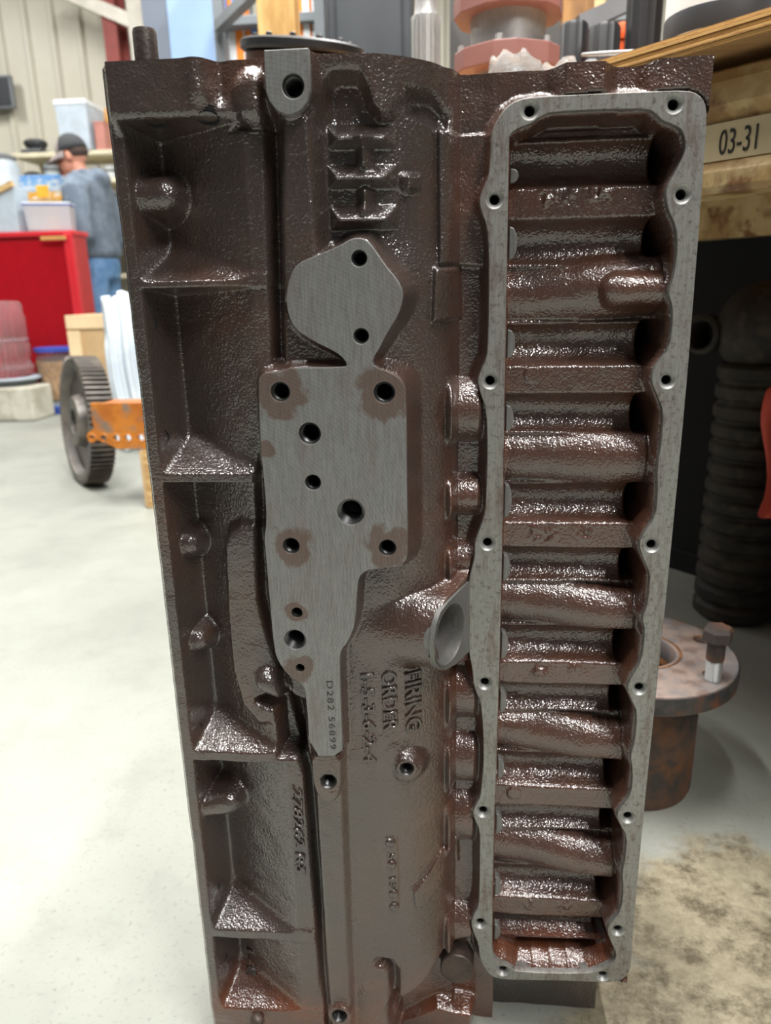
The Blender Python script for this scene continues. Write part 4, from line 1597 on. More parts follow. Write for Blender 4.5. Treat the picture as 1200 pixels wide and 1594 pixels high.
# clear tiered jug
zj0 = zb1 + hT
zj1 = at(14, 468, YB + .2).z
H_ = zj1 - zj0
rj = 38 * st
jug = thing('clear_jug', 'big clear ribbed plastic jug upside down on the grey tub', 'jug', (p0.x, YB + .2, zj0))
prof = [(rj * .9, 0), (rj, H_ * .05), (rj * 1.02, H_ * .13), (rj * .93, H_ * .17), (rj * .93, H_ * .24), (rj, H_ * .28), (rj, H_ * .42), (rj * .93, H_ * .46),
        (rj * .93, H_ * .52), (rj * .98, H_ * .56), (rj * .98, H_ * .78), (rj * .92, H_ * .83), (rj * .92, H_ * .95), (rj * .82, H_ * .99), (rj * .4, H_)]
MB().lathe(prof, 32, (p0.x, YB + .2, zj0)).build('bottle', M_CLEAR, jug, True, 60)
MB().lathe([(rj * 1.0, H_ * .10), (rj * 1.05, H_ * .115), (rj * 1.05, H_ * .14), (rj * 1.0, H_ * .155)], 32, (p0.x, YB + .2, zj0), cap0=False, cap1=False).build('band', M_CLEAR, jug, True)
MB().lathe([(rj * .94, H_ * .46), (rj * .985, H_ * .475), (rj * .985, H_ * .505), (rj * .94, H_ * .52)], 32, (p0.x, YB + .2, zj0), cap0=False, cap1=False).build('band', M_CLEAR, jug, True)


def jar(label, xc, ytop, ybot, rpx, Y, zbase, fill=True, lidh=0.08):
    s_ = scale_at(xc, (ytop + ybot) / 2, Y)
    c_ = at(xc, (ytop + ybot) / 2, Y)
    H = at(xc, ytop, Y).z - zbase
    r = rpx * s_
    j_ = thing('snack_jar', label, 'jar', (c_.x, Y, zbase))
    o = (c_.x, Y, zbase)
    MB().lathe([(r * .88, 0), (r * .95, H * .05), (r * .95, H * .38), (r * .90, H * .44), (r * .90, H * .5), (r * .95, H * .56), (r * .95, H * .8), (r * .85, H * .88), (r * .85, H * .93)], 28, o).build('body', M_CLEAR, j_, True, 60)
    if fill:
        MB().lathe([(r * .84, H * .02), (r * .90, H * .06), (r * .90, H * .38), (r * .85, H * .45), (r * .85, H * .5), (r * .9, H * .57), (r * .9, H * .74), (r * .3, H * .77)], 28, o).build('contents', M_SNACK, j_, True, 60)
    MB().lathe([(r * .98, H * (1 - lidh)), (r * 1.0, H * (1 - lidh * .6)), (r * 1.0, H * .99), (r * .9, H)], 28, o).build('lid', M_BLUEPL, j_, True, 40)
    return j_


gB = onfloor(90, 650)
zlow = at(90, 622, gB.y + .22).z
# low blue-lidded jar on the floor carries the tall jar
s_ = scale_at(92, 640, gB.y + .22)
cB = at(93, 640, gB.y + .22)
lowj = thing('blue_lidded_tub', 'short tub with blue lid on the floor under the snack jar', 'tub', (cB.x, gB.y + .22, 0))
zl = zlow
MB().lathe([(24 * s_, 0), (26 * s_, .02), (26 * s_, zl * .55), (23 * s_, zl * .62), (23 * s_, zl * .98)], 28, (cB.x, gB.y + .22, 0)).build('body', M_BLUEPL, lowj, True, 40)
MB().lathe([(27.5 * s_, zl * .42), (28 * s_, zl * .5), (27.5 * s_, zl * .58)], 28, (cB.x, gB.y + .22, 0), cap0=False, cap1=False).build('rim', M_BLUEPL, lowj, True)
MB().lathe([(23 * s_, zl * .6), (24 * s_, zl * .7), (24 * s_, zl), (1 * s_, zl)], 28, (cB.x, gB.y + .22, 0)).build('neck', M_GREYPL, lowj, True, 40)
jar('clear jar of tan snacks with blue lid beside the big gear', 90, 540, 622, 30, gB.y + .22, zl + 0.001)

# cardboard box behind the gear
YK = 3.3
x0, x1, z0, z1 = span(112, 490, 185, 640, YK)
cb = thing('cardboard_box', 'tan cardboard box standing behind the big gear', 'box', ((x0 + x1) / 2, YK + .15, 0))
MB().box(((x0 + x1) / 2, YK + 0.15, z1 / 2), (x1 - x0, 0.3, z1)).build('body', M_CARD, cb, bevel=0.004)
MB().box(((x0 + x1) / 2, YK - 0.004, z1 - .035), (x1 - x0, 0.012, 0.07)).build('flap', simple('pale_card', srgb(222, 196, 156), .8), cb, bevel=0.002)
MB().box((x0 + .035, YK - 0.004, z1 / 2 - .03), (0.07, 0.010, z1 - .1)).build('flap', MATS['pale_card'], cb, bevel=0.002)

# white plastic sheet draped over something tall
YW = 2.75
x0, x1, z0, z1 = span(164, 460, 235, 650, YW)
vs, fs = [], []
nx_, nz_ = 40, 30
for j in range(nz_ + 1):
    tz = j / nz_
    for i in range(nx_ + 1):
        tx = i / nx_
        fold = 0.022 * math.sin(tx * 17 + 2 * tz) * (1 - tz * .6) + 0.012 * math.sin(tx * 41 + 5 * tz)
        zz_ = z1 * tz if tz < 1 else z1
        edge = 0.04 * (1 - min(1, (1 - tz) * 5)) ** 2
        vs.append((x0 + (x1 - x0) * (tx * (1 - .04 * tz)) + (0.05 * tz ** 3 if i == 0 else 0) + 0.006 * math.sin(tz * 9), YW + fold + 0.15 * edge * 8 * (tz > .8) * (tz - .8), 0.002 + zz_ - 0.02 * math.sin(tx * 9) * tz))
for j in range(nz_):
    for i in range(nx_):
        a = j * (nx_ + 1) + i
        fs.append((a, a + 1, a + nx_ + 2, a + nx_ + 1))
M_SHEET = two_tone('white_plastic_sheet', srgb(226, 234, 240), srgb(204, 214, 222), 5, rough=0.4, bumps=0.1)
so = thing('draped_sheet', 'white plastic sheet draped over a board behind the orange bracket', 'sheet', ((x0 + x1) / 2, YW, 0))
sheet = MB().add(vs, fs).build('sheet', M_SHEET, so, True)
sheet.modifiers.new('thick', 'SOLIDIFY').thickness = 0.003
MB().box(((x0 + x1) / 2 + .02, YW + 0.085, z1 / 2 - 0.01), ((x1 - x0) * .9, 0.05, z1 - .03)).build('board', M_WHITEPL, so)

# ------------------------------------------------------------------ big gear
M_GEAR = two_tone('worn_gear_steel', srgb(96, 92, 88), srgb(128, 120, 112), 10, rough=0.42, metal=0.6, bumps=0.1)
gf = onfloor(163, 750)
Rg = 0.245
fa = math.radians(40)                                       # facing of the gear's flat side
nax = Vector((-math.cos(fa), -math.sin(fa), 0.07)).normalized()
wid = 0.09
gc = Vector((gf.x - 0.04, gf.y + 0.0, Rg * 0.998))
gear = thing('spur_gear', 'large steel gear wheel standing on its teeth on the floor', 'gear', (gc.x, gc.y, 0))
side = Vector((0, 0, 1)).cross(nax).normalized()
upv = nax.cross(side).normalized()
NT = 72


def gp(r, t_, d):
    return gc + side * (r * math.cos(t_)) + upv * (r * math.sin(t_)) + nax * d


vs, fs = [], []
prof_t = [(0.10, 1.0), (0.36, 1.0), (0.52, 0.945), (0.94, 0.945)]
ring_n = NT * 4
for d in (wid / 2, -wid / 2):
    for k in range(NT):
        for fr_, rm in prof_t:
            vs.append(gp(Rg * rm, 2 * PI * (k + fr_) / NT, d))
for i in range(ring_n):
    k = (i + 1) % ring_n
    fs.append((i, k, ring_n + k, ring_n + i))
MB().add(vs, fs).build('tooth_ring', M_GEAR, gear)
inn = [(Rg * .95, wid / 2), (Rg * .86, wid / 2), (Rg * .85, wid / 2 - .006), (Rg * .80, wid / 2 - .03), (Rg * .42, wid / 2 - .03), (Rg * .38, wid / 2 + .004), (Rg * .20, wid / 2 + .004), (Rg * .19, wid / 2),
       (Rg * .19, -wid / 2), (Rg * .38, -wid / 2 - .004), (Rg * .42, -wid / 2 + .03), (Rg * .80, -wid / 2 + .03), (Rg * .86, -wid / 2), (Rg * .95, -wid / 2)]
MB().lathe(inn, 48, gc, nax, cap0=False, cap1=False).build('web', M_GEAR, gear, True, 30)
vs, fs = [], []
for sd_ in (1, -1):
    base_ = len(vs)
    for k in range(NT):
        for fr_, rm in prof_t:
            vs.append(gp(Rg * rm, 2 * PI * (k + fr_) / NT, sd_ * wid / 2))
    for k in range(ring_n):
        vs.append(gp(Rg * .93, 2 * PI * k / ring_n, sd_ * wid / 2))
    for i in range(ring_n):
        k = (i + 1) % ring_n
        fs.append((base_ + i, base_ + k, base_ + ring_n + k, base_ + ring_n + i))
MB().add(vs, fs).build('tooth_face', M_GEAR, gear)

# ------------------------------------------------------------------ orange bracket on a wooden block
M_ORANGE = two_tone('worn_orange_paint', srgb(184, 112, 34), srgb(160, 90, 28), 9, rough=0.45, bumps=0.1, c3=srgb(120, 104, 90), s3=14)
YO = 1.80
x0, x1, z0, z1 = span(141, 627, 330, 702, YO)
zl_ = at(185, 690, YO).z
so_ = scale_at(185, 665, YO)
hx = [at(px_, 682, YO).x for px_ in (143, 161, 181, 199, 219, 239, 259)]
hz_ = at(180, 682, YO).z
outl = [(x0 + .01, z1), (x1, z1), (x1, zl_ - .02), (x0 + 40 * so_, zl_ - .02), (x0 + 14 * so_, zl_ + .008), (hx[0] - 9 * so_, hz_ + .004), (hx[0] - 6 * so_, hz_ + 8 * so_), (x0 + 6 * so_, hz_ + 16 * so_), (x0 + .008, hz_ + 24 * so_)]
br = thing('orange_bracket', 'worn orange steel bracket with a row of holes leaning by the gear', 'bracket', ((x0 + x1) / 2, YO, 0))
curve_solid('plate', [outl], -YO, -YO - 0.016, M_ORANGE, br, [circle((xx, hz_), 5.0 * so_, 14) for xx in hx], 0.001)
MB().box(((x0 + x1) / 2 + .02, YO + 0.06, z1 - .008), (x1 - x0 - .05, 0.10, 0.014)).build('top_flange', M_ORANGE, br, bevel=0.003)
for xx in hx[:6]:
    MB().lathe([(5.0 * so_, -0.014), (5.6 * so_, 0.0015), (6.6 * so_, 0.0015), (7.2 * so_, 0.0)], 16, (xx, YO, hz_), (0, -1, 0), False, False).build('hole_lip', M_ORANGE, br, True, 40)
p0 = onfloor(246, 772)
wb = thing('wooden_block', 'pale wooden block on the floor under the orange bracket', 'block', (at(250, 740, YO + .05).x, YO + .05, 0))
xw0 = at(221, 740, YO).x
MB().box((xw0 + .16, YO + .06, (zl_ - .022) / 2), (.30, .12, zl_ - .022)).build('timber', M_WOOD, wb, bevel=0.003)
MB().box((xw0 + .004, YO + .06, (zl_ - .022) / 2), (.012, .118, zl_ - .03)).build('end_grain', M_CARD, wb, bevel=0.002)

# ================================================================== RACK BEHIND THE BLOCK
RN = CAM + ray(1150, 45) * 0.70                       # a point of the rack's front edge
RX = Vector((0.66, -0.7513, 0)).normalized()          # along the front edge, towards the camera's right
RY = Vector((0.7513, 0.66, 0)).normalized()           # into the rack
RR = Matrix((RX, RY, Vector((0, 0, 1)))).transposed()


def rk(a, b, z):
    return Vector((RN.x, RN.y, 0)) + RX * a + RY * b + Vector((0, 0, z))


def rbox(a0, a1, b0, b1, z0, z1):
    return MB().box(rk((a0 + a1) / 2, (b0 + b1) / 2, (z0 + z1) / 2), (a1 - a0, b1 - b0, z1 - z0), RR)


def ply_at(x, y, off=0.0):
    """rack-front coordinates (a, z) of a photo pixel on the vertical plane b = off"""
    d = ray(x, y)
    nrm_ = RY
    t_ = ((Vector((RN.x, RN.y, 0)) + RY * off - CAM).dot(nrm_)) / d.dot(nrm_)
    p = CAM + d * t_
    return (p - Vector((RN.x, RN.y, 0))).dot(RX), p.z


zt1 = ply_at(1150, 27)[1]
zt0 = ply_at(1150, 62)[1]
PLYT = zt1
m, nt, b = newmat('plywood_edge')
v = coords(nt)
sp = nt.nodes.new('ShaderNodeSeparateXYZ')
nt.links.new(v, sp.inputs[0])
mm = nt.nodes.new('ShaderNodeMath')
mm.operation = 'MULTIPLY'
mm.inputs[1].default_value = 1800
nt.links.new(sp.outputs[2], mm.inputs[0])
sn = nt.nodes.new('ShaderNodeMath')
sn.operation = 'SINE'
nt.links.new(mm.outputs[0], sn.inputs[0])
c = ramp(nt, sn.outputs[0], [(0.0, srgb(206, 160, 92)), (0.55, srgb(222, 180, 112)), (0.9, srgb(150, 100, 50))])
c = mixc(nt, ramp(nt, noise(nt, coords(nt, (60, 60, 400)), 1, 4, .7), [(0.5, 0.0), (0.7, 0.7)]), c, srgb(140, 92, 44))
nt.links.new(c, b.inputs['Base Color'])
b.inputs['Roughness'].default_value = 0.7
M_PLYE = m
M_PLY = two_tone('plywood_face', srgb(176, 140, 96), srgb(150, 112, 70), 3, rough=0.7, stretch=(1, 6, 1))
M_BEAM = two_tone('rusty_cream_beam', srgb(196, 172, 126), srgb(168, 136, 88), 16, rough=0.5, bumps=0.1, c3=srgb(122, 84, 48), s3=26)
M_TAG = simple('cream_tag', srgb(206, 188, 150), 0.6)
M_INK = simple('black_ink', srgb(40, 36, 30), 0.6)

rack = thing('pallet_rack', 'steel pallet rack with plywood deck behind the engine block', 'rack', rk(-0.6, 0.3, 0))
rbox(-1.13, 1.0, 0.0, 0.95, zt0 + .0005, zt1).build('plywood_deck', M_PLY, rack)
# five visible veneer layers along the front edge
nl = 5
for i in range(nl):
    za, zb = zt0 + (zt1 - zt0) * i / nl, zt0 + (zt1 - zt0) * (i + 1) / nl
    rbox(-1.13, 1.0, -0.003 - 0.0012 * (i % 2), 0.0, za + .0003, zb - .0003).build('veneer_layer', M_PLYE, rack)
# beam with rolled lips
bo = 0.045
aB, zB1 = ply_at(1150, 102, bo)
zB0 = ply_at(1150, 299, bo)[1]
hB = zB1 - zB0
prof = [(0.0, zB1), (-0.010, zB1 - .004), (-0.014, zB1 - hB * .12), (-0.014, zB1 - hB * .30), (-0.006, zB1 - hB * .36), (0.0, zB1 - hB * .40), (0.0, zB1 - hB * .72),
        (-0.006, zB1 - hB * .76), (-0.013, zB1 - hB * .82), (-0.013, zB0 + .006), (-0.008, zB0), (0.05, zB0), (0.05, zB1)]
MB().prism([(p_, q_) for p_, q_ in prof], -1.1, 0.97, lambda a, b_2, d: tuple(rk(d, bo + a, b_2))).build('beam', M_BEAM, rack, bevel=0.0015)
ta, tz1 = ply_at(1112, 200, bo - .002)
tz0 = ply_at(1150, 246, bo - .002)[1]
tz1 = ply_at(1150, 186, bo - .002)[1]
ta0 = ply_at(1096, 215, bo - .002)[0]
tg = rbox(ta0, ta0 + 0.22, bo - .0035, bo - .0005, tz0, tz1).build('number_tag', M_TAG, rack, bevel=0.0005)


def flat_text(text, a0, z0, size, off, mat, parent, name='tag_lettering', narrow=0.75, length=None):
    fc = bpy.data.curves.new('txt', 'FONT')
    fc.body = text
    fc.size = 1
    fc.extrude = 0.01
    tmp = bpy.data.objects.new('tmp', fc)
    COL.objects.link(tmp)
    me = bpy.data.meshes.new_from_object(tmp.evaluated_get(bpy.context.evaluated_depsgraph_get()))
    bpy.data.objects.remove(tmp, do_unlink=True)
    for vv in me.vertices:
        c_ = vv.co.copy()
        vv.co = rk(a0 + c_.x * size * narrow, off - c_.z * 0.03, z0 + c_.y * size)
    me.materials.clear()
    me.materials.append(mat)
    o = bpy.data.objects.new(name, me)
    COL.objects.link(o)
    finish(o, parent)
    return o


la, lz = ply_at(1117, 240, bo - .004)
la2, lz2 = ply_at(1195, 195, bo - .004)
th_ = (ply_at(1150, 198, bo - .004)[1] - ply_at(1150, 238, bo - .004)[1])
wtxt = ply_at(1196, 215, bo - .004)[0] - la
flat_text('03-31', la, ply_at(1150, 236, bo - .004)[1], th_ / 0.72, bo - .004, M_INK, tg, narrow=wtxt / (th_ / 0.72) / 2.72)
# uprights
M_UP = simple('dark_rack_upright', srgb(56, 52, 48), 0.6)
for a_ in (-0.96, 0.93):
    for b_2 in (0.10, 0.85):
        rbox(a_ - .035, a_ + .035, b_2 - .03, b_2 + .03, 0.0, zB0 + 0.02).build('upright', M_UP, rack)
rbox(-1.1, 0.97, 0.80, 0.85, zB0, zB1).build('beam', M_BEAM, rack)
# added black panel at the back of the bay, standing in for the shade there
dk = thing('shade_panel', 'added black panel imitating the shade at the rear of the rack bay', 'board', rk(-.6, .93, 0))
rbox(-1.0, 0.95, 0.90, 0.92, 0.0, zt0 - .001).build('board', M_BLACK, dk)
rbox(-1.0, 0.95, 0.885, 0.90, 0.0, 0.05).build('shade_strip', M_BLACK, dk)

# ------------------------------------------------------------------ things on the deck
M_STEEL = mat_machined('turned_steel', (0.42, 0.42, 0.41), amount=0.1)
M_PRIMER = simple('red_oxide_primer', srgb(142, 98, 92), 0.5)
M_BLKRUB = simple('black_rubber', srgb(30, 30, 32), 0.45)


def on_deck(x, depth):
    d = ray(x, 60) * depth
    p = CAM + d
    return Vector((p.x, p.y, PLYT))


# splined shaft
o = on_deck(663, 1.22)
sc = 1.22 / FPX
sft = thing('splined_shaft', 'upright steel shaft with splines standing on the plywood deck', 'shaft', o)
z_sp = (CAM + ray(663, 30) * 1.22).z
rs_ = 23 * sc
vs, fs = [], []
NS = 16
for z_ in (0.001, z_sp - o.z):
    for k in range(NS):
        for fr_, rm in ((0.05, 1.0), (0.45, 1.0), (0.55, 0.86), (0.95, 0.86)):
            a_ = 2 * PI * (k + fr_) / NS
            vs.append(o + Vector((rs_ * rm * math.cos(a_), rs_ * rm * math.sin(a_), z_)))
nn_ = NS * 4
fs = [(i, (i + 1) % nn_, nn_ + (i + 1) % nn_, nn_ + i) for i in range(nn_)] + [tuple(range(nn_ - 1, -1, -1)), tuple(range(nn_, 2 * nn_))]
MB().add(vs, fs).build('spline', M_STEEL, sft)
hz0 = z_sp - o.z
MB().lathe([(rs_ * .85, hz0), (rs_ * .78, hz0 + .006), (rs_ * .74, hz0 + .02), (rs_ * .74, hz0 + .22), (rs_ * .68, hz0 + .23)], 28, o).build('journal', M_STEEL, sft, True, 40)

# hub between two hexagonal primed flanges
D_ = 1.25
sc = D_ / FPX
o = on_deck(790, D_)
zf1, zf0 = (CAM + ray(790, 22) * D_).z, (CAM + ray(790, 85) * D_).z


def hexplate(r, z0_, z1_, rot_=0.3, bump_=0.12):
    pts = []
    for k in range(6):
        a_ = rot_ + k * PI / 3
        for dd, rr_ in ((-0.20, 1.0), (0.20, 1.0)):
            pts.append((r * rr_ * math.cos(a_ + dd), r * rr_ * math.sin(a_ + dd)))
    return MB().prism(pts, z0_, z1_, lambda a_, b_2, d: (o.x + a_, o.y + b_2, d))


hub = thing('flanged_spool', 'steel spool between two red primed hexagonal flanges on the deck', 'spool', o)
hexplate(84 * sc, zf1 - .012, zf1 + .016).build('top_flange', M_PRIMER, hub, bevel=0.002)
hexplate(84 * sc, zf0 - .030, zf0 + .002, 0.42).build('bottom_flange', M_PRIMER, hub, bevel=0.002)
MB().lathe([(62 * sc, zf0 - o.z), (58 * sc, zf0 - o.z + .004), (58 * sc, zf1 - o.z - .012)], 40, o).build('barrel', M_STEEL, hub, True, 40)
MB().lathe([(50 * sc, 0.001), (50 * sc, zf0 - o.z - .03)], 32, o).build('lower_barrel', M_STEEL, hub, True, 40)
for k in range(6):
    a_ = 0.3 + k * PI / 3
    MB().lathe([(.007, 0), (.007, .010), (.004, .011)], 6, (o.x + 74 * sc * math.cos(a_), o.y + 74 * sc * math.sin(a_), zf0 + .001)).build('bolt', M_STEEL, hub)

# black clutch disc pile
D_ = 1.45
sc = D_ / FPX
o = on_deck(470, D_)
zc0 = (CAM + ray(470, 74) * D_).z
cl = thing('clutch_disc', 'black clutch disc tilted on a stack behind the block top', 'disc', o)
ax_ = Vector((0.10, -0.16, 1)).normalized()
oc = Vector((o.x, o.y, zc0))
MB().lathe([(92 * sc, -.012), (96 * sc, -.008), (96 * sc, .004), (90 * sc, .008), (70 * sc, .009), (52 * sc, .014), (30 * sc, .015), (28 * sc, .010)], 40, oc, ax_).build('disc', M_BLKRUB, cl, True, 30)
for k in range(12):
    a_ = k * PI / 6
    q_ = Vector((0, 0, 1)).rotation_difference(ax_)
    MB().lathe([(.006, 0), (.006, .006), (.003, .008)], 10, oc + q_ @ Vector((75 * sc * math.cos(a_), 75 * sc * math.sin(a_), .008)), ax_).build('rivet', M_BLKRUB, cl, True, 40)
MB().lathe([(84 * sc, -.034), (88 * sc, -.03), (88 * sc, -.016), (60 * sc, -.013)], 40, oc, ax_).build('pressure_plate', simple('rust_brown_iron', srgb(92, 58, 44), .5), cl, True, 30)
MB().lathe([(70 * sc, 0.001), (70 * sc, zc0 - o.z - .03)], 30, o).build('stand', M_BLKRUB, cl, True, 40)

# clear bag with a part inside
D_ = 1.02
sc = D_ / FPX
m, nt, b = newmat('clear_bag_film')
b.inputs['Base Color'].default_value = (0.9, 0.93, 0.97, 1)
b.inputs['Roughness'].default_value = 0.12
b.inputs['Transmission Weight'].default_value = 0.88
b.inputs['IOR'].default_value = 1.1
bump(nt, b, noise(nt, coords(nt), 45, 5, .7), 0.9, 0.02)
M_BAG = m
o = on_deck(845, D_)
zb0 = (CAM + ray(800, 80) * D_).z
bag = thing('plastic_bag', 'crumpled clear plastic bag with a metal part on the deck', 'bag', o)
rs = random.Random(5)
mb = MB()
ellipsoid(mb, Vector((o.x - 42 * sc, o.y, (PLYT + zb0) / 2)), (46 * sc, 0.045, (zb0 - PLYT) / 2), None, 26, 18)
ellipsoid(mb, Vector((o.x + 40 * sc, o.y + .01, PLYT + (zb0 - PLYT) * .42)), (58 * sc, 0.05, (zb0 - PLYT) * .42), None, 26, 18)
bo_ = mb.build('film', M_BAG, bag, True)
for vv in bo_.data.vertices:
    k = 1 + 0.13 * math.sin(vv.co.x * 190 + vv.co.z * 70) * math.sin(vv.co.z * 150) + rs.uniform(-.05, .05)
    vv.co.x = o.x + (vv.co.x - o.x) * (1 + (k - 1) * .5)
    vv.co.z = max(PLYT + .001, PLYT + (vv.co.z - PLYT) * k)
MB().lathe([(.016, 0.002), (.016, zb0 - PLYT - .03), (.010, zb0 - PLYT - .022)], 20, (o.x - 40 * sc, o.y, PLYT)).build('metal_part', M_STEEL, bag, True, 40)

# black caps, orange part, gasket ring, bearing label
for (x, y, r_, h_, D_, mt, nm, lb, ct) in ((893, 52, 21, 26, 1.35, M_BLKRUB, 'rubber_stopper', 'ribbed black rubber stopper nearest the flanged spool', 'stopper'),
                                           (940, 54, 24, 24, 1.30, M_BLKRUB, 'rubber_stopper', 'ribbed black rubber stopper above the plywood edge', 'stopper'),
                                           (1000, 20, 26, 50, 1.30, M_BLKRUB, 'rubber_stopper', 'tall ribbed black rubber stopper right of the orange plug', 'stopper')):
    sc = D_ / FPX
    o = on_deck(x, D_)
    zt_ = (CAM + ray(x, y - h_ / 2) * D_).z
    t_ = thing(nm, lb, ct, o, 0, 'black rubber stoppers on the deck')
    rr_ = r_ * sc
    MB().lathe([(rr_, 0.001), (rr_, zt_ - o.z - .006), (rr_ * .9, zt_ - o.z), (rr_ * .3, zt_ - o.z)], 28, o, wob=lambda t2, h2: 1 + 0.03 * (1 if int(t2 * 28 / (2 * PI) + .5) % 2 else -1)).build('skirt', mt, t_, True, 25)
    MB().lathe([(rr_ * .5, zt_ - o.z - .001), (rr_ * .45, zt_ - o.z + .004)], 20, o).build('knob', mt, t_, True, 40)
D_ = 1.36
sc = D_ / FPX
o = on_deck(968, D_)
zt_ = (CAM + ray(968, 38) * D_).z
og = thing('orange_plug', 'bright orange plug between the black stoppers', 'plug', o)
MB().lathe([(18 * sc, 0.001), (18 * sc, zt_ - o.z - .02), (15 * sc, zt_ - o.z - .004), (6 * sc, zt_ - o.z)], 24, o).build('body', simple('orange_plastic', srgb(232, 96, 40), .4), og, True, 40)
MB().lathe([(20 * sc, zt_ - o.z - .03), (20 * sc, zt_ - o.z - .022)], 24, o).build('collar', MATS['orange_plastic'], og, True, 40)
o = rk(*(ply_at(955, 78)[0], 0.10), PLYT)
rg = thing('snap_ring', 'thin steel ring lying on the plywood deck above the block', 'ring', o)
oc = dp(968, 82, 1.06)
ringp = [oc + Vector((0.055 * math.cos(a_), 0.05 * math.sin(a_), 0.012 * math.sin(a_))) for a_ in np.linspace(0, 2 * PI, 40)]
MB().tube(ringp, 0.0022, 8).build('wire', M_STEEL, rg, True)
MB().lathe([(.05, 0.001), (.048, oc.z - PLYT - .018)], 24, (oc.x, oc.y, PLYT)).build('spacer', M_GREYPL, rg, True, 40)
# grey bracket strip and paper label at the far right
p_ = dp(975, 5, 1.45)
gs = thing('steel_strip', 'long grey steel strip lying across the parts on the deck', 'strip', (p_.x, p_.y, PLYT))
pa, pb = dp(900, 40, 1.5), dp(1035, -22, 1.5)
MB().tube([pa, pb], 0.022, 4).build('strip', M_GREYM, gs)
MB().box(((pa.x + pb.x) / 2, (pa.y + pb.y) / 2, (PLYT + (pa.z + pb.z) / 2 - .03) / 2), (.05, .04, (pa.z + pb.z) / 2 - .03 - PLYT)).build('prop', M_UP, gs)
D_ = 0.86
o = on_deck(1120, D_)
lbx = thing('bearing_package', 'white bearing package in clear wrap at the right end of the deck', 'package', o)
zt_ = (CAM + ray(1110, -10) * D_).z
MB().lathe([(.060, 0.001), (.062, .01), (.062, zt_ - o.z), (.055, zt_ - o.z + .006)], 36, o).build('carton', M_WHITEPL, lbx, True, 40)
MB().lathe([(.0625, .03), (.063, .034), (.063, .05), (.0625, .054)], 36, o, cap0=False, cap1=False).build('printed_band', M_DARKGOO, lbx, True, 40)
MB().lathe([(.070, 0.001), (.074, .03), (.066, .06)], 20, o + Vector((.10, -.02, 0)), wob=lambda t2, h2: 1 + .06 * math.sin(5 * t2)).build('clear_wrap', M_BAG, lbx, True)
# white oil filter boxes with brown post behind: tan post
D_ = 1.55
for (x0_, x1_, mt, nm, lb, ct, D_) in ((402, 462, two_tone('tan_timber', srgb(206, 172, 110), srgb(176, 136, 76), 5, rough=.7, stretch=(3, 3, .6)), 'timber_post', 'tan timber post rising behind the clutch disc', 'post', 1.62),
                                       (875, 922, two_tone('brown_timber', srgb(150, 110, 62), srgb(110, 76, 40), 5, rough=.7, stretch=(3, 3, .6)), 'timber_post', 'brown timber post rising behind the rubber stoppers', 'post', 2.05)):
    pa, pb = dp(x0_, 40, D_), dp(x1_, 40, D_)
    t_ = thing(nm, lb, ct, ((pa.x + pb.x) / 2, pa.y, 0))
    MB().box(((pa.x + pb.x) / 2, pa.y + .02, 1.0), (pb.x - pa.x, .06, 2.0)).build('timber', mt, t_, bevel=0.004)
    MB().box(((pa.x + pb.x) / 2, pa.y + .052, 0.01), (pb.x - pa.x + .04, .14, .02)).build('foot_plate', M_UP, t_)

# ------------------------------------------------------------------ stock shelving far behind: panels, boxes, dark cabinet
YP = 3.0
x0, x1, z0, z1 = span(262, -60, 336, 140, YP)
bp = thing('blue_cabinet', 'tall pale blue steel cabinet behind the block', 'cabinet', ((x0 + x1) / 2, YP + .3, 0))
M_BLUEC = simple('pale_blue_enamel', srgb(150, 178, 214), 0.4, var=.04)
M_GREYC = simple('slate_enamel', srgb(112, 120, 132), 0.4, var=.05)
MB().box(((x0 + x1) / 2, YP + .3, 1.15), (x1 - x0, .6, 2.3)).build('body', M_GREYC, bp, bevel=.006)
MB().box(((x0 + x1) / 2, YP - .008, 1.15), (x1 - x0 - .01, .016, 2.26)).build('door', M_BLUEC, bp, bevel=.004)
xg = at(222, 40, YP).x
MB().box(((xg + x0) / 2, YP + .12, 1.15), (x0 - xg, .24, 2.3)).build('side_panel', M_GREYC, bp, bevel=.004)
x0, x1, _, _ = span(196, -60, 224, 100, 3.4)
wp = thing('wood_board', 'whitewashed board with a raw wood edge beside the blue cabinet', 'board', ((x0 + x1) / 2, 3.4, 0))
MB().box(((x0 + x1) / 2, 3.43, 1.2), (x1 - x0, .04, 2.4)).build('board', M_WHITEP, wp, bevel=.003)
MB().box((x1 + .008, 3.42, 1.2), (.028, .05, 2.4)).build('raw_edge', M_ORWOOD, wp, bevel=.002)
# grey shelving with boxes
YR = 2.3
x0 = at(338, 40, YR).x
x1 = at(503, 40, YR).x
ss = thing('parts_shelving', 'grey steel parts shelving holding orange and white boxes', 'shelving', ((x0 + x1) / 2, YR + .2, 0))
M_SHELFG = simple('grey_shelf_steel', srgb(108, 114, 118), .45)
zs1, zs2 = at(380, 96, YR).z, at(350, 34, YR).z
for zz in (zs1 - .02, zs2, zs2 + .62):
    MB().box(((x0 + x1) / 2, YR + .2, zz), (x1 - x0, .42, .03)).build('shelf', M_SHELFG, ss, bevel=.003)
for xx in (x0 + .01, x1 - .01):
    for yy in (YR, YR + .4):
        MB().box((xx, yy, (zs2 + .65) / 2), (.035, .035, zs2 + .65)).build('post', M_SHELFG, ss)
pa_, pb_ = at(340, 42, YR - .03), at(405, -22, YR - .5)
MB().tube([pa_, pb_], .022, 4).build('brace', M_SHELFG, ss)


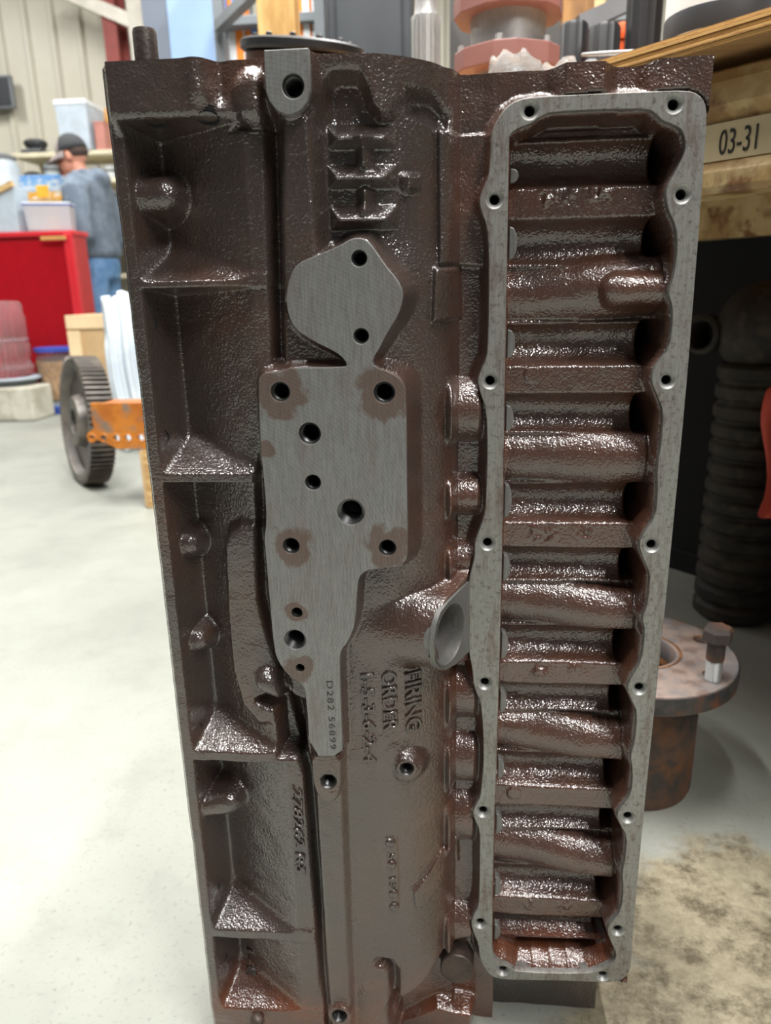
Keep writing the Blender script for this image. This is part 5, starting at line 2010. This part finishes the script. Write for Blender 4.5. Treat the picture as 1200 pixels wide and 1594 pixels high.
def pbox(label, xa_, xb_, ya_, z_base, mats, Y):
    a_, b_2 = at(xa_, ya_, Y), at(xb_, ya_, Y)
    t_ = thing('parts_box', label, 'box', ((a_.x + b_2.x) / 2, Y, z_base), 0, 'parts boxes on the shelving')
    h_ = a_.z - z_base
    MB().box(((a_.x + b_2.x) / 2, Y + .08, z_base + h_ / 2), (b_2.x - a_.x, .16, h_)).build('body', mats[0], t_, bevel=.003)
    MB().box(((a_.x + b_2.x) / 2 + (b_2.x - a_.x) * .18, Y - .002, z_base + h_ / 2), ((b_2.x - a_.x) * .42, .006, h_ * .9)).build('print_panel', mats[1], t_)


M_ORBOX = simple('orange_carton', srgb(232, 132, 40), .5)
M_WBOX = simple('white_carton', srgb(222, 226, 230), .5)
M_BBOX = simple('blue_carton', srgb(84, 128, 200), .5)
pbox('white carton with orange panel on the lower shelf', 354, 380, 40, zs1, (M_WBOX, M_ORBOX), YR + .05)
pbox('orange carton next to the tan post on the lower shelf', 381, 402, 38, zs1, (M_ORBOX, M_BBOX), YR + .05)
pbox('blue and white carton on the upper shelf', 336, 350, -20, zs2 + .016, (M_BBOX, M_WBOX), YR + .05)
pbox('orange and blue carton on the upper shelf', 351, 368, -20, zs2 + .016, (M_ORBOX, M_BBOX), YR + .05)
pbox('orange carton with white panel right of the tan post', 458, 482, -25, zs1, (M_ORBOX, M_WBOX), YR + .02)
pbox('white carton with orange edge right of the tan post', 483, 503, -25, zs1, (M_WBOX, M_ORBOX), YR + .02)
# dark drum cabinet
YD = 2.0
x0, x1, _, _ = span(508, -60, 642, 120, YD)
dc = thing('dark_cabinet', 'charcoal steel cabinet behind the clutch disc and the splined shaft', 'cabinet', ((x0 + x1) / 2, YD + .25, 0))
M_CHAR = simple('charcoal_enamel', srgb(50, 54, 58), .4)
MB().box(((x0 + x1) / 2, YD + .25, .95), (x1 - x0, .5, 1.9)).build('body', M_CHAR, dc, bevel=.01)
MB().box(((x0 + x1) / 2, YD - .01, .98), (x1 - x0 - .06, .02, 1.8)).build('door', M_CHAR, dc, bevel=.006)
MB().box((x1 - .08, YD - .03, 1.1), (.015, .03, .12)).build('handle', M_GREYM, dc, bevel=.003)
# pale boards behind the spool
x0, x1, _, _ = span(700, -60, 1010, 120, 2.6)
pbd = thing('stacked_boards', 'tan and brown boards standing behind the flanged spool', 'boards', ((x0 + x1) / 2, 2.6, 0))
for i in range(5):
    xa_, xb_ = x0 + (x1 - x0) * i / 5, x0 + (x1 - x0) * (i + 1) / 5 - .01
    MB().box(((xa_ + xb_) / 2, 2.62 + .02 * (i % 2), 1.05), (xb_ - xa_, .03, 2.1)).build('board', (M_UP, M_ORWOOD, M_UP, M_CARD, M_GREYM)[i], pbd, bevel=.003)

# ================================================================== FLOOR ON THE RIGHT
# rusty flange hub
M_RUSTB = two_tone('rust_brown_bore', srgb(140, 96, 58), srgb(104, 70, 44), 30, rough=.7)
M_HUBT = two_tone('grimy_hub_face', srgb(150, 132, 122), srgb(112, 112, 114), 16, rough=.5, metal=.1, c3=srgb(120, 102, 94), s3=40)
M_HUBR = two_tone('rusty_hub_barrel', srgb(110, 76, 56), srgb(64, 56, 52), 14, rough=.6, c3=srgb(112, 72, 42), s3=26)
M_HUBD = two_tone('dark_hub_rim', srgb(44, 48, 52), srgb(76, 70, 66), 20, rough=.45, c3=srgb(110, 66, 44), s3=26)
hb0 = onfloor(1046, 1236)
hr = 0.087
hcx = Vector((hb0.x - 0.052, hb0.y + 0.045, 0))
hz1 = 0.19
hubf = thing('rusty_flange_hub', 'rusty flanged hub standing on the floor right of the block', 'hub', hcx)
for it in range(1):
    pass
FRAD = 0.130
zt_h = 0.205
FW = 0.028
c2 = circle((0, 0), FRAD, 56)
hl = [circle((0.105 * math.cos(a_), 0.105 * math.sin(a_)), 0.0115, 16) for a_ in [0.35 + k * PI / 3 for k in range(6)]]
bore_ = circle((0, 0), 0.05, 32)
fo = curve_solid('flange', [c2], FW / 2, -FW / 2, M_HUBT, None, hl + [bore_], .002)
for vv in fo.data.vertices:
    c_ = vv.co.copy()
    vv.co = Vector((hcx.x + c_.x, hcx.y + c_.z, zt_h - FW / 2 - c_.y))
fo.data.update()
finish(fo, hubf, True, 30)
MB().lathe([(FRAD + .0012, zt_h - FW * .92), (FRAD + .0018, zt_h - FW * .5), (FRAD + .0012, zt_h - FW * .08)], 56, hcx, cap0=False, cap1=False).build('rim_band', M_HUBD, hubf, True)
MB().lathe([(hr * .98, 0.0), (hr, .008), (hr, zt_h - FW), (.052, zt_h - FW + .001), (.050, zt_h - FW - .08), (.02, zt_h - FW - .08)], 48, hcx, cap0=True, cap1=True).build('barrel', M_HUBR, hubf, True, 40)
MB().lathe([(.050, zt_h - FW - .01), (.052, zt_h - .003), (.055, zt_h + .0012), (.058, zt_h + .001)], 36, hcx, cap0=False, cap1=False).build('bore_lip', M_RUSTB, hubf, True, 40)
for a_ in [0.35 + k * PI / 3 for k in range(6)]:
    MB().lathe([(.0115, zt_h - FW - .0), (.0115, zt_h - .001), (.0125, zt_h + .0004)], 16, hcx + Vector((0.105 * math.cos(a_), 0.105 * math.sin(a_), 0)), cap0=True, cap1=False).build('bolt_hole', M_RUSTB, hubf, True, 40)
# loose bolt standing in the flange
bs = dp(1109, 1056, 1.0)
dB = ray(1109, 1058)
tb_ = (zt_h - CAM.z) / dB.z
bpos = CAM + dB * tb_
scb = tb_ / FPX
bolt = thing('hex_bolt', 'rusty hex bolt standing head up on the hub flange', 'bolt', bpos)
hbz = 88 * scb
MB().lathe([(12.5 * scb, 0.0005)] + [q_ for k in range(12) for q_ in ((12.5 * scb, hbz * .40 * (k + .1) / 12 + .0005), (11.2 * scb, hbz * .40 * (k + .6) / 12 + .0005))] + [(12.5 * scb, hbz * .41)], 20, bpos).build('thread', M_STEEL, bolt, True, 60)
MB().lathe([(13 * scb, hbz * .40), (13.5 * scb, hbz * .43), (13.5 * scb, hbz * .78)], 20, bpos).build('shank', M_HUBR, bolt, True, 40)
MB().lathe([(19 * scb, hbz * .76), (22.5 * scb, hbz * .78), (22.5 * scb, hbz * .96), (19 * scb, hbz * 1.02), (3 * scb, hbz * 1.02)], 6, bpos).build('head', M_HUBR, bolt)
MB().lathe([(5 * scb, 0.0), (6 * scb, .012)], 12, hcx + Vector((.06, -.09, zt_h - FW - .016))).build('stud', M_STEEL, hubf, True, 40)

# dark exhaust manifold / bellows pipe under the rack
M_SOOT = two_tone('sooty_iron', srgb(26, 22, 19), srgb(44, 38, 31), 14, rough=.7, c3=srgb(58, 50, 40), s3=30)
DM = 1.55
scm = DM / FPX
pb0 = dp(1150, 960, DM)
zm0 = 0.0
pm = onfloor(1150, 985)
xm_, ym_ = pm.x + .02, pm.y + .10
Dm2 = (Vector((xm_, ym_, .4)) - CAM).dot(A_F)
scm = Dm2 / FPX
ztm = (CAM + ray(1160, 560) * Dm2).z
man = thing('bellows_pipe', 'sooty ribbed cast pipe standing in the dark under the rack', 'pipe', (xm_, ym_, 0))
prof = []
nr = 14
r0 = 62 * scm
for k in range(nr):
    z_a, z_b = ztm * k / nr, ztm * (k + 1) / nr
    prof += [(r0 * .90, z_a + .002), (r0 * 1.0, z_a + (z_b - z_a) * .25), (r0 * 1.0, z_a + (z_b - z_a) * .75), (r0 * .90, z_b - .002)]
MB().lathe(prof, 36, (xm_, ym_, 0)).build('ribbed_body', M_SOOT, man, True, 30)
zp1 = (CAM + ray(1160, 460) * Dm2).z
ball = MB()
ellipsoid(ball, (xm_, ym_, (ztm + zp1) / 2), (r0 * 1.15, r0 * 1.1, (zp1 - ztm) / 2 + .03), None, 26, 16)
ball.build('elbow', M_SOOT, man, True)
pm1 = CAM + ray(1160, 505) * (Dm2 - r0 * 1.0)
toC = (CAM - pm1).normalized()
MB().lathe([(34 * scm, -.05), (38 * scm, -.005), (40 * scm, .01), (34 * scm, .014), (26 * scm, .012), (24 * scm, -.03), (1 * scm, -.035)], 32, pm1, (toC + Vector((-.5, 0, .0))).normalized(), False, False).build('port_rim', M_SOOT, man, True, 40)
pm2 = CAM + ray(1096, 520) * (Dm2 - r0 * .3)
MB().lathe([(22 * scm, -.10), (28 * scm, -.02), (30 * scm, .012), (24 * scm, .016), (21 * scm, .012), (20 * scm, -.05), (1 * scm, -.05)], 32, pm2, (-.75, -.6, 0), False, False).build('port_rim', M_SOOT, man, True, 40)
# red rag hanging at the frame edge
DRg = Dm2 - r0 * 1.35
vs, fs = [], []
prr = [(1196, 600, 1240), (1186, 625, 1250), (1180, 660, 1255), (1190, 700, 1250), (1196, 740, 1245), (1192, 780, 1240), (1176, 803, 1235), (1188, 808, 1230)]
for j, (xa_, y_, xb_) in enumerate(prr):
    for i in range(9):
        tx = i / 8
        p_ = CAM + ray(xa_ + (xb_ - xa_) * tx, y_) * (DRg + .012 * math.sin(i * 1.7 + j))
        vs.append(p_)
for j in range(len(prr) - 1):
    for i in range(8):
        fs.append((j * 9 + i, j * 9 + i + 1, (j + 1) * 9 + i + 1, (j + 1) * 9 + i))
rag = MB().add(vs, fs).build('shop_rag', simple('red_shop_rag', srgb(214, 92, 78), .9), None, True)
tag(rag, 'red shop rag hanging at the right edge under the rack', 'rag')
rag.modifiers.new('thick', 'SOLIDIFY').thickness = 0.004
ss_ = rag.modifiers.new('sub', 'SUBSURF')
ss_.levels = 1
ss_.render_levels = 1
